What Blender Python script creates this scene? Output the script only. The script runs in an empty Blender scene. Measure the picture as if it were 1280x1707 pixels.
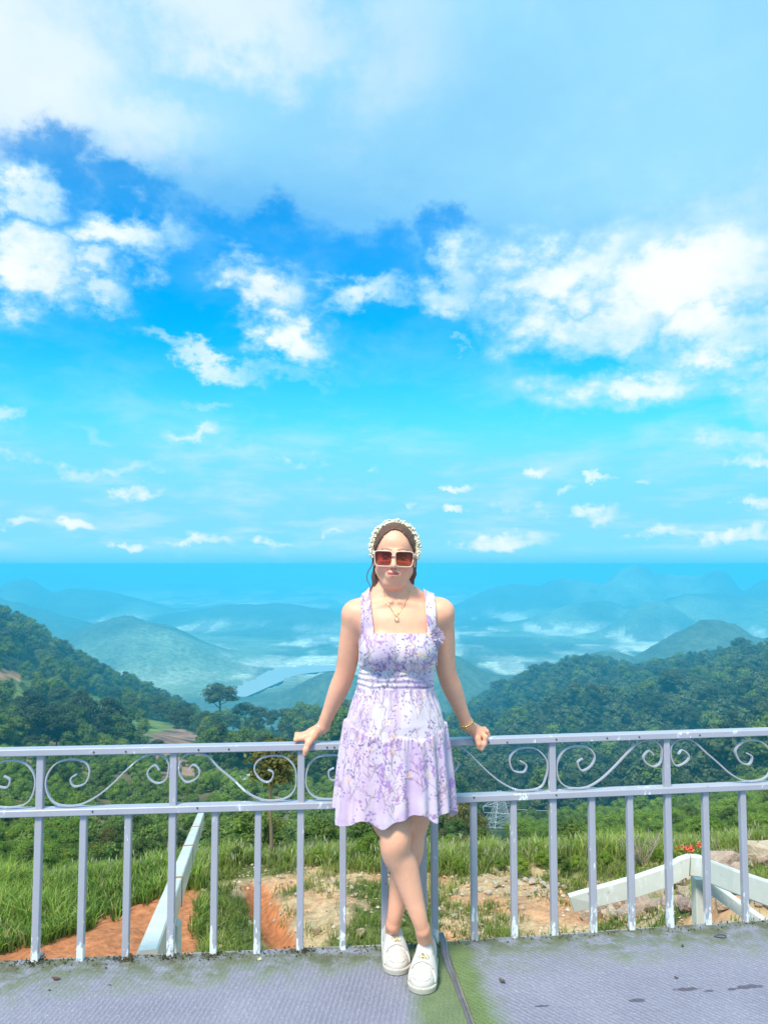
import bpy, bmesh, math, random
import numpy as np
from mathutils import Vector, Matrix

# ------------------------------------------------------------------ camera
sc = bpy.context.scene
COL = sc.collection
F = 1282.0                      # focal length in photo pixels (1280 x 1707)
CAMH = 1.43
Y0 = 940.0                      # photo row of the eye level
PITCH = math.atan((Y0 - 853.5) / F)
cam_data = bpy.data.cameras.new('camera')
cam_data.sensor_fit = 'VERTICAL'
cam_data.sensor_height = 36.0
cam_data.lens = F / 1707.0 * 36.0
cam_data.clip_start = 0.05
cam_data.clip_end = 200000.0
cam = bpy.data.objects.new('camera', cam_data)
cam.location = (0, 0, CAMH)
cam.rotation_euler = (math.pi / 2 + PITCH, 0, 0)
COL.objects.link(cam)
sc.camera = cam

sc.view_settings.view_transform = 'Standard'
sc.view_settings.look = 'None'
sc.view_settings.exposure = 0.36
sc.view_settings.gamma = 1.0
sc.view_settings.use_curve_mapping = False
sc.render.engine = 'CYCLES'
cy = sc.cycles
cy.max_bounces = 7
cy.diffuse_bounces = 3
cy.glossy_bounces = 3
cy.transmission_bounces = 4
cy.volume_bounces = 2
cy.transparent_max_bounces = 10
cy.use_adaptive_sampling = True
cy.adaptive_threshold = 0.012
cy.use_denoising = True

SUN_EL, SUN_AZ = math.radians(55), math.radians(-152)   # azimuth from +Y towards +X: behind the camera, to the left
sun_data = bpy.data.lights.new('sun', 'SUN')
sun_data.energy = 4.0
sun_data.angle = math.radians(13)
sun_data.color = (1.0, 0.92, 0.80)
sun = bpy.data.objects.new('sun', sun_data)
sd = Vector((math.sin(SUN_AZ) * math.cos(SUN_EL), math.cos(SUN_AZ) * math.cos(SUN_EL), math.sin(SUN_EL)))
sun.rotation_euler = (-sd).to_track_quat('-Z', 'Y').to_euler()
sun.location = (-6, -8, 14)
COL.objects.link(sun)

CP, SP = math.cos(PITCH), math.sin(PITCH)


def P(px, py, Y):
    """photo pixel + distance along +Y -> world point"""
    u = (px - 640.0) / F
    v = (853.5 - py) / F
    dy = CP - SP * v
    dz = SP + CP * v
    t = Y / dy
    return Vector((u * t, Y, CAMH + dz * t))


def PZ(px, py, z):
    """photo pixel + height -> world point"""
    u = (px - 640.0) / F
    v = (853.5 - py) / F
    dy = CP - SP * v
    dz = SP + CP * v
    t = (z - CAMH) / dz
    return Vector((u * t, dy * t, z))


def PX(x, y, z):
    """world -> photo pixel (numpy)"""
    dz = z - CAMH
    fw = y * CP + dz * SP
    up = -y * SP + dz * CP
    fw = np.maximum(fw, 1e-3)
    return 640.0 + F * x / fw, 853.5 - F * up / fw


# ------------------------------------------------------------------ sky
def build_world():
    w = bpy.data.worlds.new('World')
    sc.world = w
    w.use_nodes = True
    nt = w.node_tree
    nt.nodes.clear()
    N, L = nt.nodes, nt.links

    def node(t, **kw):
        n = N.new(t)
        for k, v in kw.items():
            setattr(n, k, v)
        return n

    def inp(n, i, v):
        if isinstance(v, bpy.types.NodeSocket):
            L.new(v, n.inputs[i])
        else:
            n.inputs[i].default_value = v

    def m(op, a, b=0.0, c=0.0, clamp=False):
        n = node('ShaderNodeMath', operation=op)
        n.use_clamp = clamp
        inp(n, 0, a); inp(n, 1, b); inp(n, 2, c)
        return n.outputs[0]

    def smooth(v, a, b):
        n = node('ShaderNodeMapRange', interpolation_type='SMOOTHSTEP')
        inp(n, 0, v); inp(n, 1, a); inp(n, 2, b); inp(n, 3, 0.0); inp(n, 4, 1.0)
        return n.outputs[0]

    def mix(f, a, b):
        n = node('ShaderNodeMix', data_type='RGBA')
        inp(n, 0, f); inp(n, 6, a); inp(n, 7, b)
        return n.outputs[2]

    out = node('ShaderNodeOutputWorld')
    bg = node('ShaderNodeBackground')
    bg.inputs[1].default_value = 0.1
    L.new(bg.outputs[0], out.inputs[0])
    sky = node('ShaderNodeTexSky', sky_type='NISHITA')
    sky.sun_disc = False
    sky.sun_elevation = SUN_EL
    sky.sun_rotation = SUN_AZ
    sky.altitude = 800
    sky.air_density = 1.0
    sky.dust_density = 0.3
    sky.ozone_density = 1.5
    tc = node('ShaderNodeTexCoord')
    sep = node('ShaderNodeSeparateXYZ')
    L.new(tc.outputs['Generated'], sep.inputs[0])
    x, y, z = sep.outputs
    az = m('ARCTAN2', x, y)
    el = m('ARCSINE', z)
    # cloud-deck plane coordinates: clouds shrink towards the horizon
    zz = m('ADD', m('MAXIMUM', z, 0.0), 0.16)
    cx = node('ShaderNodeCombineXYZ')
    inp(cx, 0, m('DIVIDE', x, zz)); inp(cx, 1, m('DIVIDE', y, zz)); inp(cx, 2, 0.37)
    nz = node('ShaderNodeTexNoise', noise_dimensions='3D')
    L.new(cx.outputs[0], nz.inputs['Vector'])
    nz.inputs['Scale'].default_value = 2.1
    nz.inputs['Detail'].default_value = 7.0
    nz.inputs['Roughness'].default_value = 0.6
    nz.inputs['Distortion'].default_value = 0.25
    big = node('ShaderNodeTexNoise', noise_dimensions='3D')
    L.new(cx.outputs[0], big.inputs['Vector'])
    big.inputs['Scale'].default_value = 0.75
    big.inputs['Detail'].default_value = 4.0
    big.inputs['Roughness'].default_value = 0.55
    # noise in direction space breaks the outlines up
    ae = node('ShaderNodeCombineXYZ')
    inp(ae, 0, az); inp(ae, 1, el); inp(ae, 2, 0.0)
    dn = node('ShaderNodeTexNoise', noise_dimensions='3D')
    dmap = node('ShaderNodeMapping')
    dmap.inputs['Scale'].default_value = (1.0, 1.5, 1.0)
    L.new(ae.outputs[0], dmap.inputs[0])
    L.new(dmap.outputs[0], dn.inputs['Vector'])
    dn.inputs['Scale'].default_value = 9.0
    dn.inputs['Detail'].default_value = 6.0
    dn.inputs['Roughness'].default_value = 0.62
    dsub = node('ShaderNodeVectorMath', operation='SUBTRACT')
    L.new(dn.outputs['Color'], dsub.inputs[0]); dsub.inputs[1].default_value = (0.5, 0.5, 0.5)
    elk = m('ADD', m('MULTIPLY', smooth(el, 0.0, 0.35), 0.13), 0.045)
    dscl = node('ShaderNodeVectorMath', operation='SCALE')
    L.new(dsub.outputs[0], dscl.inputs[0]); L.new(elk, dscl.inputs['Scale'])
    dadd = node('ShaderNodeVectorMath', operation='ADD')
    L.new(ae.outputs[0], dadd.inputs[0]); L.new(dscl.outputs[0], dadd.inputs[1])
    d2 = node('ShaderNodeTexNoise', noise_dimensions='3D')
    L.new(ae.outputs[0], d2.inputs['Vector'])
    d2.inputs['Scale'].default_value = 42.0
    d2.inputs['Detail'].default_value = 4.0
    d2.inputs['Roughness'].default_value = 0.6
    d2s = node('ShaderNodeVectorMath', operation='SUBTRACT')
    L.new(d2.outputs['Color'], d2s.inputs[0]); d2s.inputs[1].default_value = (0.5, 0.5, 0.5)
    d2m = node('ShaderNodeVectorMath', operation='MULTIPLY')
    L.new(d2s.outputs[0], d2m.inputs[0]); d2m.inputs[1].default_value = (0.05, 0.028, 0.0)
    dad2 = node('ShaderNodeVectorMath', operation='ADD')
    L.new(dadd.outputs[0], dad2.inputs[0]); L.new(d2m.outputs[0], dad2.inputs[1])
    AE = dad2.outputs[0]
    fine = dn.outputs['Fac']

    def ell(items):
        tot = None
        for (px, py, wx, wy, rot, amp) in items:
            d = (P(px, py, 1.0) - Vector((0, 0, CAMH))).normalized()
            mp = node('ShaderNodeMapping', vector_type='TEXTURE')
            mp.inputs['Location'].default_value = (math.atan2(d.x, d.y), math.asin(d.z), 0)
            mp.inputs['Rotation'].default_value = (0, 0, math.radians(-rot))
            mp.inputs['Scale'].default_value = (wx / F, wy / F, 1)
            L.new(AE, mp.inputs[0])
            ln = node('ShaderNodeVectorMath', operation='LENGTH')
            L.new(mp.outputs[0], ln.inputs[0])
            mr = node('ShaderNodeMapRange', interpolation_type='SMOOTHSTEP')
            L.new(ln.outputs['Value'], mr.inputs[0])
            inp(mr, 1, 1.5); inp(mr, 2, 0.2); inp(mr, 3, 0.0); inp(mr, 4, amp)
            tot = mr.outputs[0] if tot is None else m('MAXIMUM', tot, mr.outputs[0])
        return tot

    puffs = ell([(25, 335, 60, 40, 0, .95), (50, 440, 95, 55, 0, 1), (205, 405, 100, 42, -4, 1), (160, 478, 50, 32, 0, .8),
                 (430, 462, 80, 45, 15, .95), (490, 550, 75, 38, 32, 1), (345, 590, 115, 17, 13, .85), (470, 612, 100, 16, 3, .45),
                 (600, 500, 100, 28, -6, .8), (745, 478, 75, 48, 0, .85), (930, 450, 170, 62, -8, 1), (1150, 460, 190, 85, 0, 1),
                 (990, 530, 170, 55, 0, .95), (1200, 560, 150, 60, 0, .9), (1040, 645, 140, 44, 0, 1.05), (1260, 650, 70, 45, 0, .7),
                 (1240, 730, 85, 18, 0, .7), (340, 662, 48, 12, 0, .6), (325, 718, 42, 13, 0, .75), (400, 742, 48, 14, 0, .5),
                 (165, 722, 30, 13, 20, .5), (15, 697, 25, 16, 0, .75), (750, 582, 26, 10, 0, .5)])
    low = ell([(130, 872, 34, 13, 0, .85), (35, 870, 40, 11, 0, .65), (230, 825, 55, 13, 0, .65), (222, 904, 30, 8, 0, .8),
               (460, 905, 45, 9, 0, .6), (340, 900, 75, 12, 0, .6), (760, 813, 30, 10, 0, .8), (755, 851, 22, 8, 0, .8),
               (895, 775, 35, 13, 0, .8), (985, 855, 50, 16, 0, .8), (1000, 800, 20, 8, 0, .7), (945, 812, 28, 9, 0, .5),
               (830, 904, 100, 18, 0, .75), (1120, 885, 60, 11, 0, .6), (1230, 890, 60, 18, 0, .8), (1260, 765, 60, 18, 0, .6),
               (1265, 842, 32, 12, 0, .7), (560, 887, 25, 7, 0, .5), (500, 772, 80, 16, 0, .45), (915, 856, 20, 7, 0, .5),
               (525, 803, 16, 8, 0, .5), (60, 770, 140, 14, 3, .5), (200, 785, 120, 12, 3, .45), (860, 850, 100, 14, 0, .4),
               (625, 777, 22, 8, 0, .4), (700, 845, 30, 8, 0, .4), (1060, 806, 26, 10, 0, .6)])
    holes = ell([(90, 285, 95, 50, 20, 1), (215, 335, 95, 48, 10, 1), (430, 395, 150, 50, 0, 1), (600, 430, 120, 62, 0, 1), (740, 405, 70, 42, 0, .9)])
    bright = ell([(40, 110, 190, 170, 0, 1), (390, 45, 210, 75, 0, .85), (200, 215, 150, 60, 0, .75), (650, 60, 140, 120, 0, .45), (1150, 420, 230, 80, 0, .6)])

    nf = m('MULTIPLY', m('SUBTRACT', nz.outputs['Fac'], 0.5), 1.5)
    ff = m('MULTIPLY', m('SUBTRACT', fine, 0.5), 1.3)
    # open sky outside the window goes on with the same broken cloud
    outw = m('SUBTRACT', 1.0, m('MULTIPLY', smooth(m('ABSOLUTE', az), 0.72, 0.52), smooth(el, 0.8, 0.6)))
    generic = m('MULTIPLY', m('MULTIPLY', m('MULTIPLY_ADD', big.outputs['Fac'], 3.0, -1.1), outw), smooth(el, 0.02, 0.12))
    pd = m('ADD', m('MAXIMUM', puffs, generic), m('ADD', m('MULTIPLY', nf, 0.3), ff))
    pa = smooth(pd, 0.02, 1.15)
    ld = m('ADD', low, m('ADD', m('MULTIPLY', ff, 0.5), m('MULTIPLY', m('SUBTRACT', d2.outputs['Fac'], 0.5), 1.1)))
    la = m('MULTIPLY', smooth(ld, 0.25, 1.0), smooth(el, 0.0, 0.02))
    # thin high sheet over the upper sky
    vy = m('ADD', el, m('ADD', m('MULTIPLY', nf, 0.05), m('MULTIPLY', m('MINIMUM', m('MAXIMUM', az, -0.3), 0.5), 0.12)))
    veil = smooth(vy, 0.30, 0.50)
    veil = m('MULTIPLY', veil, m('SUBTRACT', 1.0, m('MULTIPLY', smooth(m('ADD', holes, m('MULTIPLY', ff, 0.5)), 0.05, 1.0), 0.9)))
    veil = m('MULTIPLY', veil, 0.93)
    # milky low band
    band = m('MULTIPLY', m('MULTIPLY', smooth(m('ADD', el, m('MULTIPLY', nf, 0.03)), 0.185, 0.12), 0.5), m('ADD', 0.7, nf))

    # clear sky
    hs = node('ShaderNodeHueSaturation')
    hs.inputs['Saturation'].default_value = 1.55
    hs.inputs['Hue'].default_value = 0.482
    hs.inputs['Value'].default_value = 1.0
    L.new(sky.outputs[0], hs.inputs['Color'])
    tint = node('ShaderNodeMix', data_type='RGBA', blend_type='MULTIPLY')
    inp(tint, 0, 1.0)
    L.new(hs.outputs[0], tint.inputs[6])
    tint.inputs[7].default_value = SKY_TINT
    clear = mix(m('MULTIPLY', smooth(el, 0.30, 0.05), 0.93), tint.outputs[2], HORIZON_COL)
    wisp = m('MULTIPLY', smooth(m('ADD', nz.outputs['Fac'], m('MULTIPLY', ff, 0.12)), 0.42, 0.75), m('MULTIPLY', smooth(el, 0.0, 0.03), m('MULTIPLY_ADD', smooth(el, 0.26, 0.10), 0.42, 0.14)))
    c = mix(m('MAXIMUM', band, 0.0), clear, BAND_COL)
    c = mix(wisp, c, WISP_COL)
    c = mix(m('MULTIPLY', smooth(el, 0.022, -0.002), 0.75), c, LOW_COL)
    shade = smooth(m('ADD', bright, m('MULTIPLY', ff, 0.45)), -0.1, 1.35)
    vsh = smooth(m('ADD', big.outputs['Fac'], m('MULTIPLY', nf, 0.35)), 0.3, 0.75)
    vcol = mix(shade, mix(vsh, VEIL_COL, VEIL_HI), (7.6, 8.2, 8.4, 1))
    c = mix(veil, c, vcol)
    pcol = mix(smooth(m('ADD', pd, m('MULTIPLY', nf, 0.5)), 0.5, 1.15), PUFF_LO, PUFF_HI)
    c = mix(m('MULTIPLY', pa, 0.97), c, pcol)
    c = mix(m('MULTIPLY', la, 0.8), c, PUFF_HI)
    L.new(c, bg.inputs[0])
    w.cycles.sampling_method = 'MANUAL'
    w.cycles.sample_map_resolution = 1024


SKY_TINT = (0.2, 1.85, 2.15, 1)
HORIZON_COL = (1.7, 5.5, 7.9, 1)
BAND_COL = (2.5, 5.7, 8.0, 1)
VEIL_COL = (1.9, 5.0, 7.6, 1)
WISP_COL = (4.6, 7.0, 8.2, 1)
LOW_COL = (0.75, 5.2, 8.0, 1)
VEIL_HI = (2.9, 6.2, 8.2, 1)
PUFF_LO = (4.2, 7.0, 8.2, 1)
PUFF_HI = (7.9, 8.3, 8.4, 1)
HAZE_COL = (0.10, 0.70, 1.0, 1)
HAZE_DENS = 0.00042
build_world()


# ------------------------------------------------------------------ helpers
def tag(o, label=None, cat=None, group=None, kind=None):
    if label: o['label'] = label
    if cat: o['category'] = cat
    if group: o['group'] = group
    if kind: o['kind'] = kind
    return o


def link(o, parent=None):
    COL.objects.link(o)
    if parent is not None:
        o.parent = parent
    return o


def empty(name, loc, rz=0.0):
    o = bpy.data.objects.new(name, None)
    o.location = loc
    o.rotation_euler = (0, 0, rz)
    o.empty_display_size = 0.1
    return link(o)


def np_mesh(name, verts, faces, smooth=True):
    """verts (n,3), faces (m,3|4) numpy -> mesh"""
    me = bpy.data.meshes.new(name)
    verts = np.ascontiguousarray(verts, dtype=np.float32)
    faces = np.ascontiguousarray(faces, dtype=np.int32)
    k = faces.shape[1] if len(faces) else 3
    me.vertices.add(len(verts))
    me.vertices.foreach_set('co', verts.ravel())
    if len(faces):
        me.loops.add(faces.size)
        me.loops.foreach_set('vertex_index', faces.ravel())
        me.polygons.add(len(faces))
        me.polygons.foreach_set('loop_start', np.arange(0, faces.size, k, dtype=np.int32))
        me.polygons.foreach_set('loop_total', np.full(len(faces), k, dtype=np.int32))
        me.polygons.foreach_set('use_smooth', np.full(len(faces), smooth, dtype=bool))
    me.update(calc_edges=True)
    me.validate()
    return me


def add_color(me, name, rgb):
    a = me.color_attributes.new(name, 'FLOAT_COLOR', 'POINT')
    c = np.ones((len(rgb), 4), dtype=np.float32)
    c[:, :3] = rgb
    a.data.foreach_set('color', c.ravel())


def np_obj(name, verts, faces, mat, parent=None, smooth=True, color=None):
    me = np_mesh(name, verts, faces, smooth)
    if color is not None:
        add_color(me, 'col', color)
    me.materials.append(mat)
    o = bpy.data.objects.new(name, me)
    return link(o, parent)


class MB:
    """collects shapes into one mesh"""
    def __init__(self):
        self.v = []
        self.f = []
        self.sm = []

    def add(self, vs, fs, smooth=False):
        b = len(self.v)
        self.v += [tuple(v) for v in vs]
        self.f += [tuple(b + i for i in f) for f in fs]
        self.sm += [smooth] * len(fs)

    def box(self, c, s, M=None):
        x, y, z = s[0] / 2, s[1] / 2, s[2] / 2
        vs = [Vector((sx * x, sy * y, sz * z)) for sx in (-1, 1) for sy in (-1, 1) for sz in (-1, 1)]
        if M is not None:
            vs = [M @ v for v in vs]
        vs = [v + Vector(c) for v in vs]
        self.add(vs, [(0, 1, 3, 2), (4, 6, 7, 5), (0, 4, 5, 1), (2, 3, 7, 6), (0, 2, 6, 4), (1, 5, 7, 3)])

    def beam(self, a, b, w, h, up=(0, 0, 1), bev=0.0):
        """box from a to b, w across, h along up"""
        a, b, up = Vector(a), Vector(b), Vector(up)
        d = (b - a).normalized()
        s = d.cross(up).normalized()
        t = s.cross(d).normalized()
        if bev <= 0:
            pr = [(-w / 2, -h / 2), (w / 2, -h / 2), (w / 2, h / 2), (-w / 2, h / 2)]
        else:
            e = bev
            pr = [(-w / 2 + e, -h / 2), (w / 2 - e, -h / 2), (w / 2, -h / 2 + e), (w / 2, h / 2 - e),
                  (w / 2 - e, h / 2), (-w / 2 + e, h / 2), (-w / 2, h / 2 - e), (-w / 2, -h / 2 + e)]
        n = len(pr)
        vs = [a + s * x + t * y for x, y in pr] + [b + s * x + t * y for x, y in pr]
        fs = [(i, (i + 1) % n, n + (i + 1) % n, n + i) for i in range(n)]
        fs += [tuple(range(n - 1, -1, -1)), tuple(range(n, 2 * n))]
        self.add(vs, fs)

    def sweep(self, pts, prof, up=None, closed_ends=True, smooth=True, scale=None):
        """sweep 2D profile along points; up = fixed side axis for profile x"""
        pts = [Vector(p) for p in pts]
        n, k = len(pts), len(prof)
        vs = []
        side = None
        for i, p in enumerate(pts):
            d = (pts[min(i + 1, n - 1)] - pts[max(i - 1, 0)]).normalized()
            if up is not None:
                s = Vector(up)
                t = d.cross(s).normalized()
            else:
                if side is None:
                    r = Vector((0, 0, 1)) if abs(d.z) < 0.9 else Vector((1, 0, 0))
                    side = d.cross(r).normalized()
                else:
                    side = (side - d * side.dot(d)).normalized()
                s = side
                t = d.cross(s).normalized()
            q = 1.0 if scale is None else scale[i]
            vs += [p + s * (x * q) + t * (y * q) for x, y in prof]
        fs = []
        for i in range(n - 1):
            for j in range(k):
                a, b = i * k + j, i * k + (j + 1) % k
                fs.append((a, b, b + k, a + k))
        if closed_ends:
            fs += [tuple(range(k - 1, -1, -1)), tuple(range((n - 1) * k, n * k))]
        self.add(vs, fs, smooth)

    def tube(self, pts, r, k=8, scale=None):
        self.sweep(pts, [(r * math.cos(2 * math.pi * i / k), r * math.sin(2 * math.pi * i / k)) for i in range(k)], scale=scale)

    def ball(self, c, r, nu=8, nv=5):
        rx, ry, rz = (r, r, r) if not hasattr(r, '__len__') else r
        vs = [(c[0], c[1], c[2] + rz)]
        for j in range(1, nv):
            th = math.pi * j / nv
            for i in range(nu):
                ph = 2 * math.pi * i / nu
                vs.append((c[0] + rx * math.sin(th) * math.cos(ph), c[1] + ry * math.sin(th) * math.sin(ph), c[2] + rz * math.cos(th)))
        vs.append((c[0], c[1], c[2] - rz))
        fs = [(0, 1 + i, 1 + (i + 1) % nu) for i in range(nu)]
        for j in range(nv - 2):
            for i in range(nu):
                a, b = 1 + j * nu + i, 1 + j * nu + (i + 1) % nu
                fs.append((a, a + nu, b + nu, b))
        e = len(vs) - 1
        o = 1 + (nv - 2) * nu
        fs += [(o + i, e, o + (i + 1) % nu) for i in range(nu)]
        self.add(vs, fs, True)

    def mesh(self, name):
        me = bpy.data.meshes.new(name)
        me.from_pydata(self.v, [], self.f)
        me.polygons.foreach_set('use_smooth', np.array(self.sm, dtype=bool))
        me.update()
        return me

    def build(self, name, mat, parent=None, loc=None):
        """link as one object; with loc the mesh is stored relative to it"""
        if loc is not None:
            l = Vector(loc)
            self.v = [tuple(Vector(v) - l) for v in self.v]
        me = self.mesh(name)
        me.materials.append(mat)
        o = bpy.data.objects.new(name, me)
        if loc is not None:
            o.location = loc
        return link(o, parent)


def copy_tree(o, parent=None):
    c = o.copy()
    link(c)
    c.parent = parent
    for ch in list(o.children):
        copy_tree(ch, c)
    return c


# ------------------------------------------------------------------ numpy noise
def _hash(ix, iy, seed):
    h = (ix.astype(np.int64) * 374761393 + iy.astype(np.int64) * 668265263 + seed * 1442695041) & 0x7fffffff
    h = ((h ^ (h >> 13)) * 1274126177) & 0x7fffffff
    h = h ^ (h >> 16)
    return (h & 0xffff) / 65535.0


def vnoise(x, y, seed=0):
    ix, iy = np.floor(x), np.floor(y)
    fx, fy = x - ix, y - iy
    fx = fx * fx * fx * (fx * (fx * 6 - 15) + 10)
    fy = fy * fy * fy * (fy * (fy * 6 - 15) + 10)
    a, b = _hash(ix, iy, seed), _hash(ix + 1, iy, seed)
    c, d = _hash(ix, iy + 1, seed), _hash(ix + 1, iy + 1, seed)
    return (a + (b - a) * fx) * (1 - fy) + (c + (d - c) * fx) * fy


def fbm(x, y, seed=0, octaves=4, rough=0.5):
    t, a, s = 0.0, 1.0, 0.0
    for o in range(octaves):
        t = t + a * vnoise(x * 2 ** o + 17.3 * o, y * 2 ** o - 9.1 * o, seed + o)
        s += a
        a *= rough
    return t / s


def sstep(a, b, x):
    t = np.clip((x - a) / (b - a), 0, 1)
    return t * t * (3 - 2 * t)


# ------------------------------------------------------------------ materials
class Mat:
    def __init__(self, name):
        self.m = bpy.data.materials.new(name)
        self.m.use_nodes = True
        self.nt = self.m.node_tree
        self.b = self.nt.nodes['Principled BSDF']
        self.out = self.nt.nodes['Material Output']

    def node(self, t, **kw):
        n = self.nt.nodes.new(t)
        for k, v in kw.items():
            setattr(n, k, v)
        return n

    def set(self, n, i, v):
        if isinstance(v, bpy.types.NodeSocket):
            self.nt.links.new(v, n.inputs[i])
        else:
            if isinstance(v, tuple) and len(v) == 3 and n.inputs[i].type == 'RGBA':
                v = v + (1,)
            n.inputs[i].default_value = v

    def p(self, **kw):
        for k, v in kw.items():
            self.set(self.b, k.replace('_', ' '), v)
        return self

    def coord(self, which='Object', scale=(1, 1, 1), rot=(0, 0, 0)):
        tc = self.node('ShaderNodeTexCoord')
        mp = self.node('ShaderNodeMapping')
        mp.inputs['Scale'].default_value = scale
        mp.inputs['Rotation'].default_value = rot
        self.nt.links.new(tc.outputs[which], mp.inputs[0])
        return mp.outputs[0]

    def pos(self, scale=(1, 1, 1), rot=(0, 0, 0)):
        g = self.node('ShaderNodeNewGeometry')
        mp = self.node('ShaderNodeMapping')
        mp.inputs['Scale'].default_value = scale
        mp.inputs['Rotation'].default_value = rot
        self.nt.links.new(g.outputs['Position'], mp.inputs[0])
        return mp.outputs[0]

    def noise(self, vec, scale, detail=4, rough=0.55, dist=0.0):
        n = self.node('ShaderNodeTexNoise')
        self.nt.links.new(vec, n.inputs['Vector'])
        n.inputs['Scale'].default_value = scale
        n.inputs['Detail'].default_value = detail
        n.inputs['Roughness'].default_value = rough
        n.inputs['Distortion'].default_value = dist
        return n.outputs['Fac']

    def voro(self, vec, scale, feature='F1', out='Distance'):
        n = self.node('ShaderNodeTexVoronoi', feature=feature)
        self.nt.links.new(vec, n.inputs['Vector'])
        n.inputs['Scale'].default_value = scale
        return n.outputs[out]

    def ramp(self, fac, stops, interp='LINEAR'):
        n = self.node('ShaderNodeValToRGB')
        cr = n.color_ramp
        cr.interpolation = interp
        while len(cr.elements) < len(stops):
            cr.elements.new(0.5)
        for e, (p, c) in zip(cr.elements, stops):
            e.position = p
            e.color = tuple(c) + ((1,) if len(c) == 3 else ())
        self.nt.links.new(fac, n.inputs[0])
        return n.outputs[0]

    def mix(self, f, a, b, blend='MIX'):
        n = self.node('ShaderNodeMix', data_type='RGBA', blend_type=blend)
        self.set(n, 0, f); self.set(n, 6, a); self.set(n, 7, b)
        return n.outputs[2]

    def math(self, op, a, b=0.0, c=0.0, clamp=False):
        n = self.node('ShaderNodeMath', operation=op)
        n.use_clamp = clamp
        self.set(n, 0, a); self.set(n, 1, b); self.set(n, 2, c)
        return n.outputs[0]

    def rng(self, v, a, b, c=0.0, d=1.0):
        n = self.node('ShaderNodeMapRange')
        n.clamp = True
        self.set(n, 0, v); self.set(n, 1, a); self.set(n, 2, b); self.set(n, 3, c); self.set(n, 4, d)
        return n.outputs[0]

    def attr(self, name):
        n = self.node('ShaderNodeAttribute')
        n.attribute_name = name
        return n.outputs['Color']

    def bump(self, h, strength=0.3, dist=0.01):
        n = self.node('ShaderNodeBump')
        n.inputs['Strength'].default_value = strength
        n.inputs['Distance'].default_value = dist
        self.nt.links.new(h, n.inputs['Height'])
        self.nt.links.new(n.outputs[0], self.b.inputs['Normal'])

    def objrand(self):
        return self.node('ShaderNodeObjectInfo').outputs['Random']


def plain(name, col, rough=0.6, metal=0.0, var=0.12, scale=6.0, bump=0.0):
    M = Mat(name)
    v = M.noise(M.coord('Object'), scale, 5, 0.6)
    c = M.mix(v, tuple(x * (1 - var) for x in col), tuple(min(1, x * (1 + var)) for x in col))
    M.p(Base_Color=c, Roughness=rough, Metallic=metal)
    if bump:
        M.bump(v, bump, 0.005)
    return M.m


def leaf_mat(name, dark, light, trans=0.35, hue_var=0.03):
    """foliage: colour differs from plant to plant and leaf to leaf"""
    M = Mat(name)
    r = M.objrand()
    n = M.noise(M.coord('Object'), 1.3, 3, 0.6)
    f = M.math('ADD', M.math('MULTIPLY', r, 0.55), M.math('MULTIPLY', n, 0.6), clamp=True)
    wp = M.noise(M.pos(), 0.022, 3, .6)
    wq = M.noise(M.pos(), 0.006, 2, .5)
    f = M.math('ADD', f, M.math('ADD', M.math('MULTIPLY_ADD', wp, 1.4, -.7), M.math('MULTIPLY_ADD', wq, 1.2, -.6)), clamp=True)
    c = M.mix(f, dark, light)
    lr = M.node('ShaderNodeNewGeometry').outputs['Random Per Island']
    hs = M.node('ShaderNodeHueSaturation')
    M.set(hs, 'Hue', M.rng(lr, 0, 1, 0.5 - hue_var, 0.5 + hue_var))
    M.set(hs, 'Value', M.rng(M.math('FRACT', M.math('MULTIPLY', lr, 7.31)), 0, 1, 0.7, 1.3))
    M.set(hs, 'Color', c)
    M.p(Base_Color=hs.outputs[0], Roughness=0.62)
    M.b.inputs['Specular IOR Level'].default_value = 0.25
    tr = M.node('ShaderNodeBsdfTranslucent')
    M.nt.links.new(hs.outputs[0], tr.inputs[0])
    mx = M.node('ShaderNodeMixShader')
    mx.inputs[0].default_value = trans
    M.nt.links.new(M.b.outputs[0], mx.inputs[1])
    M.nt.links.new(tr.outputs[0], mx.inputs[2])
    M.nt.links.new(mx.outputs[0], M.out.inputs[0])
    return M.m


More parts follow.
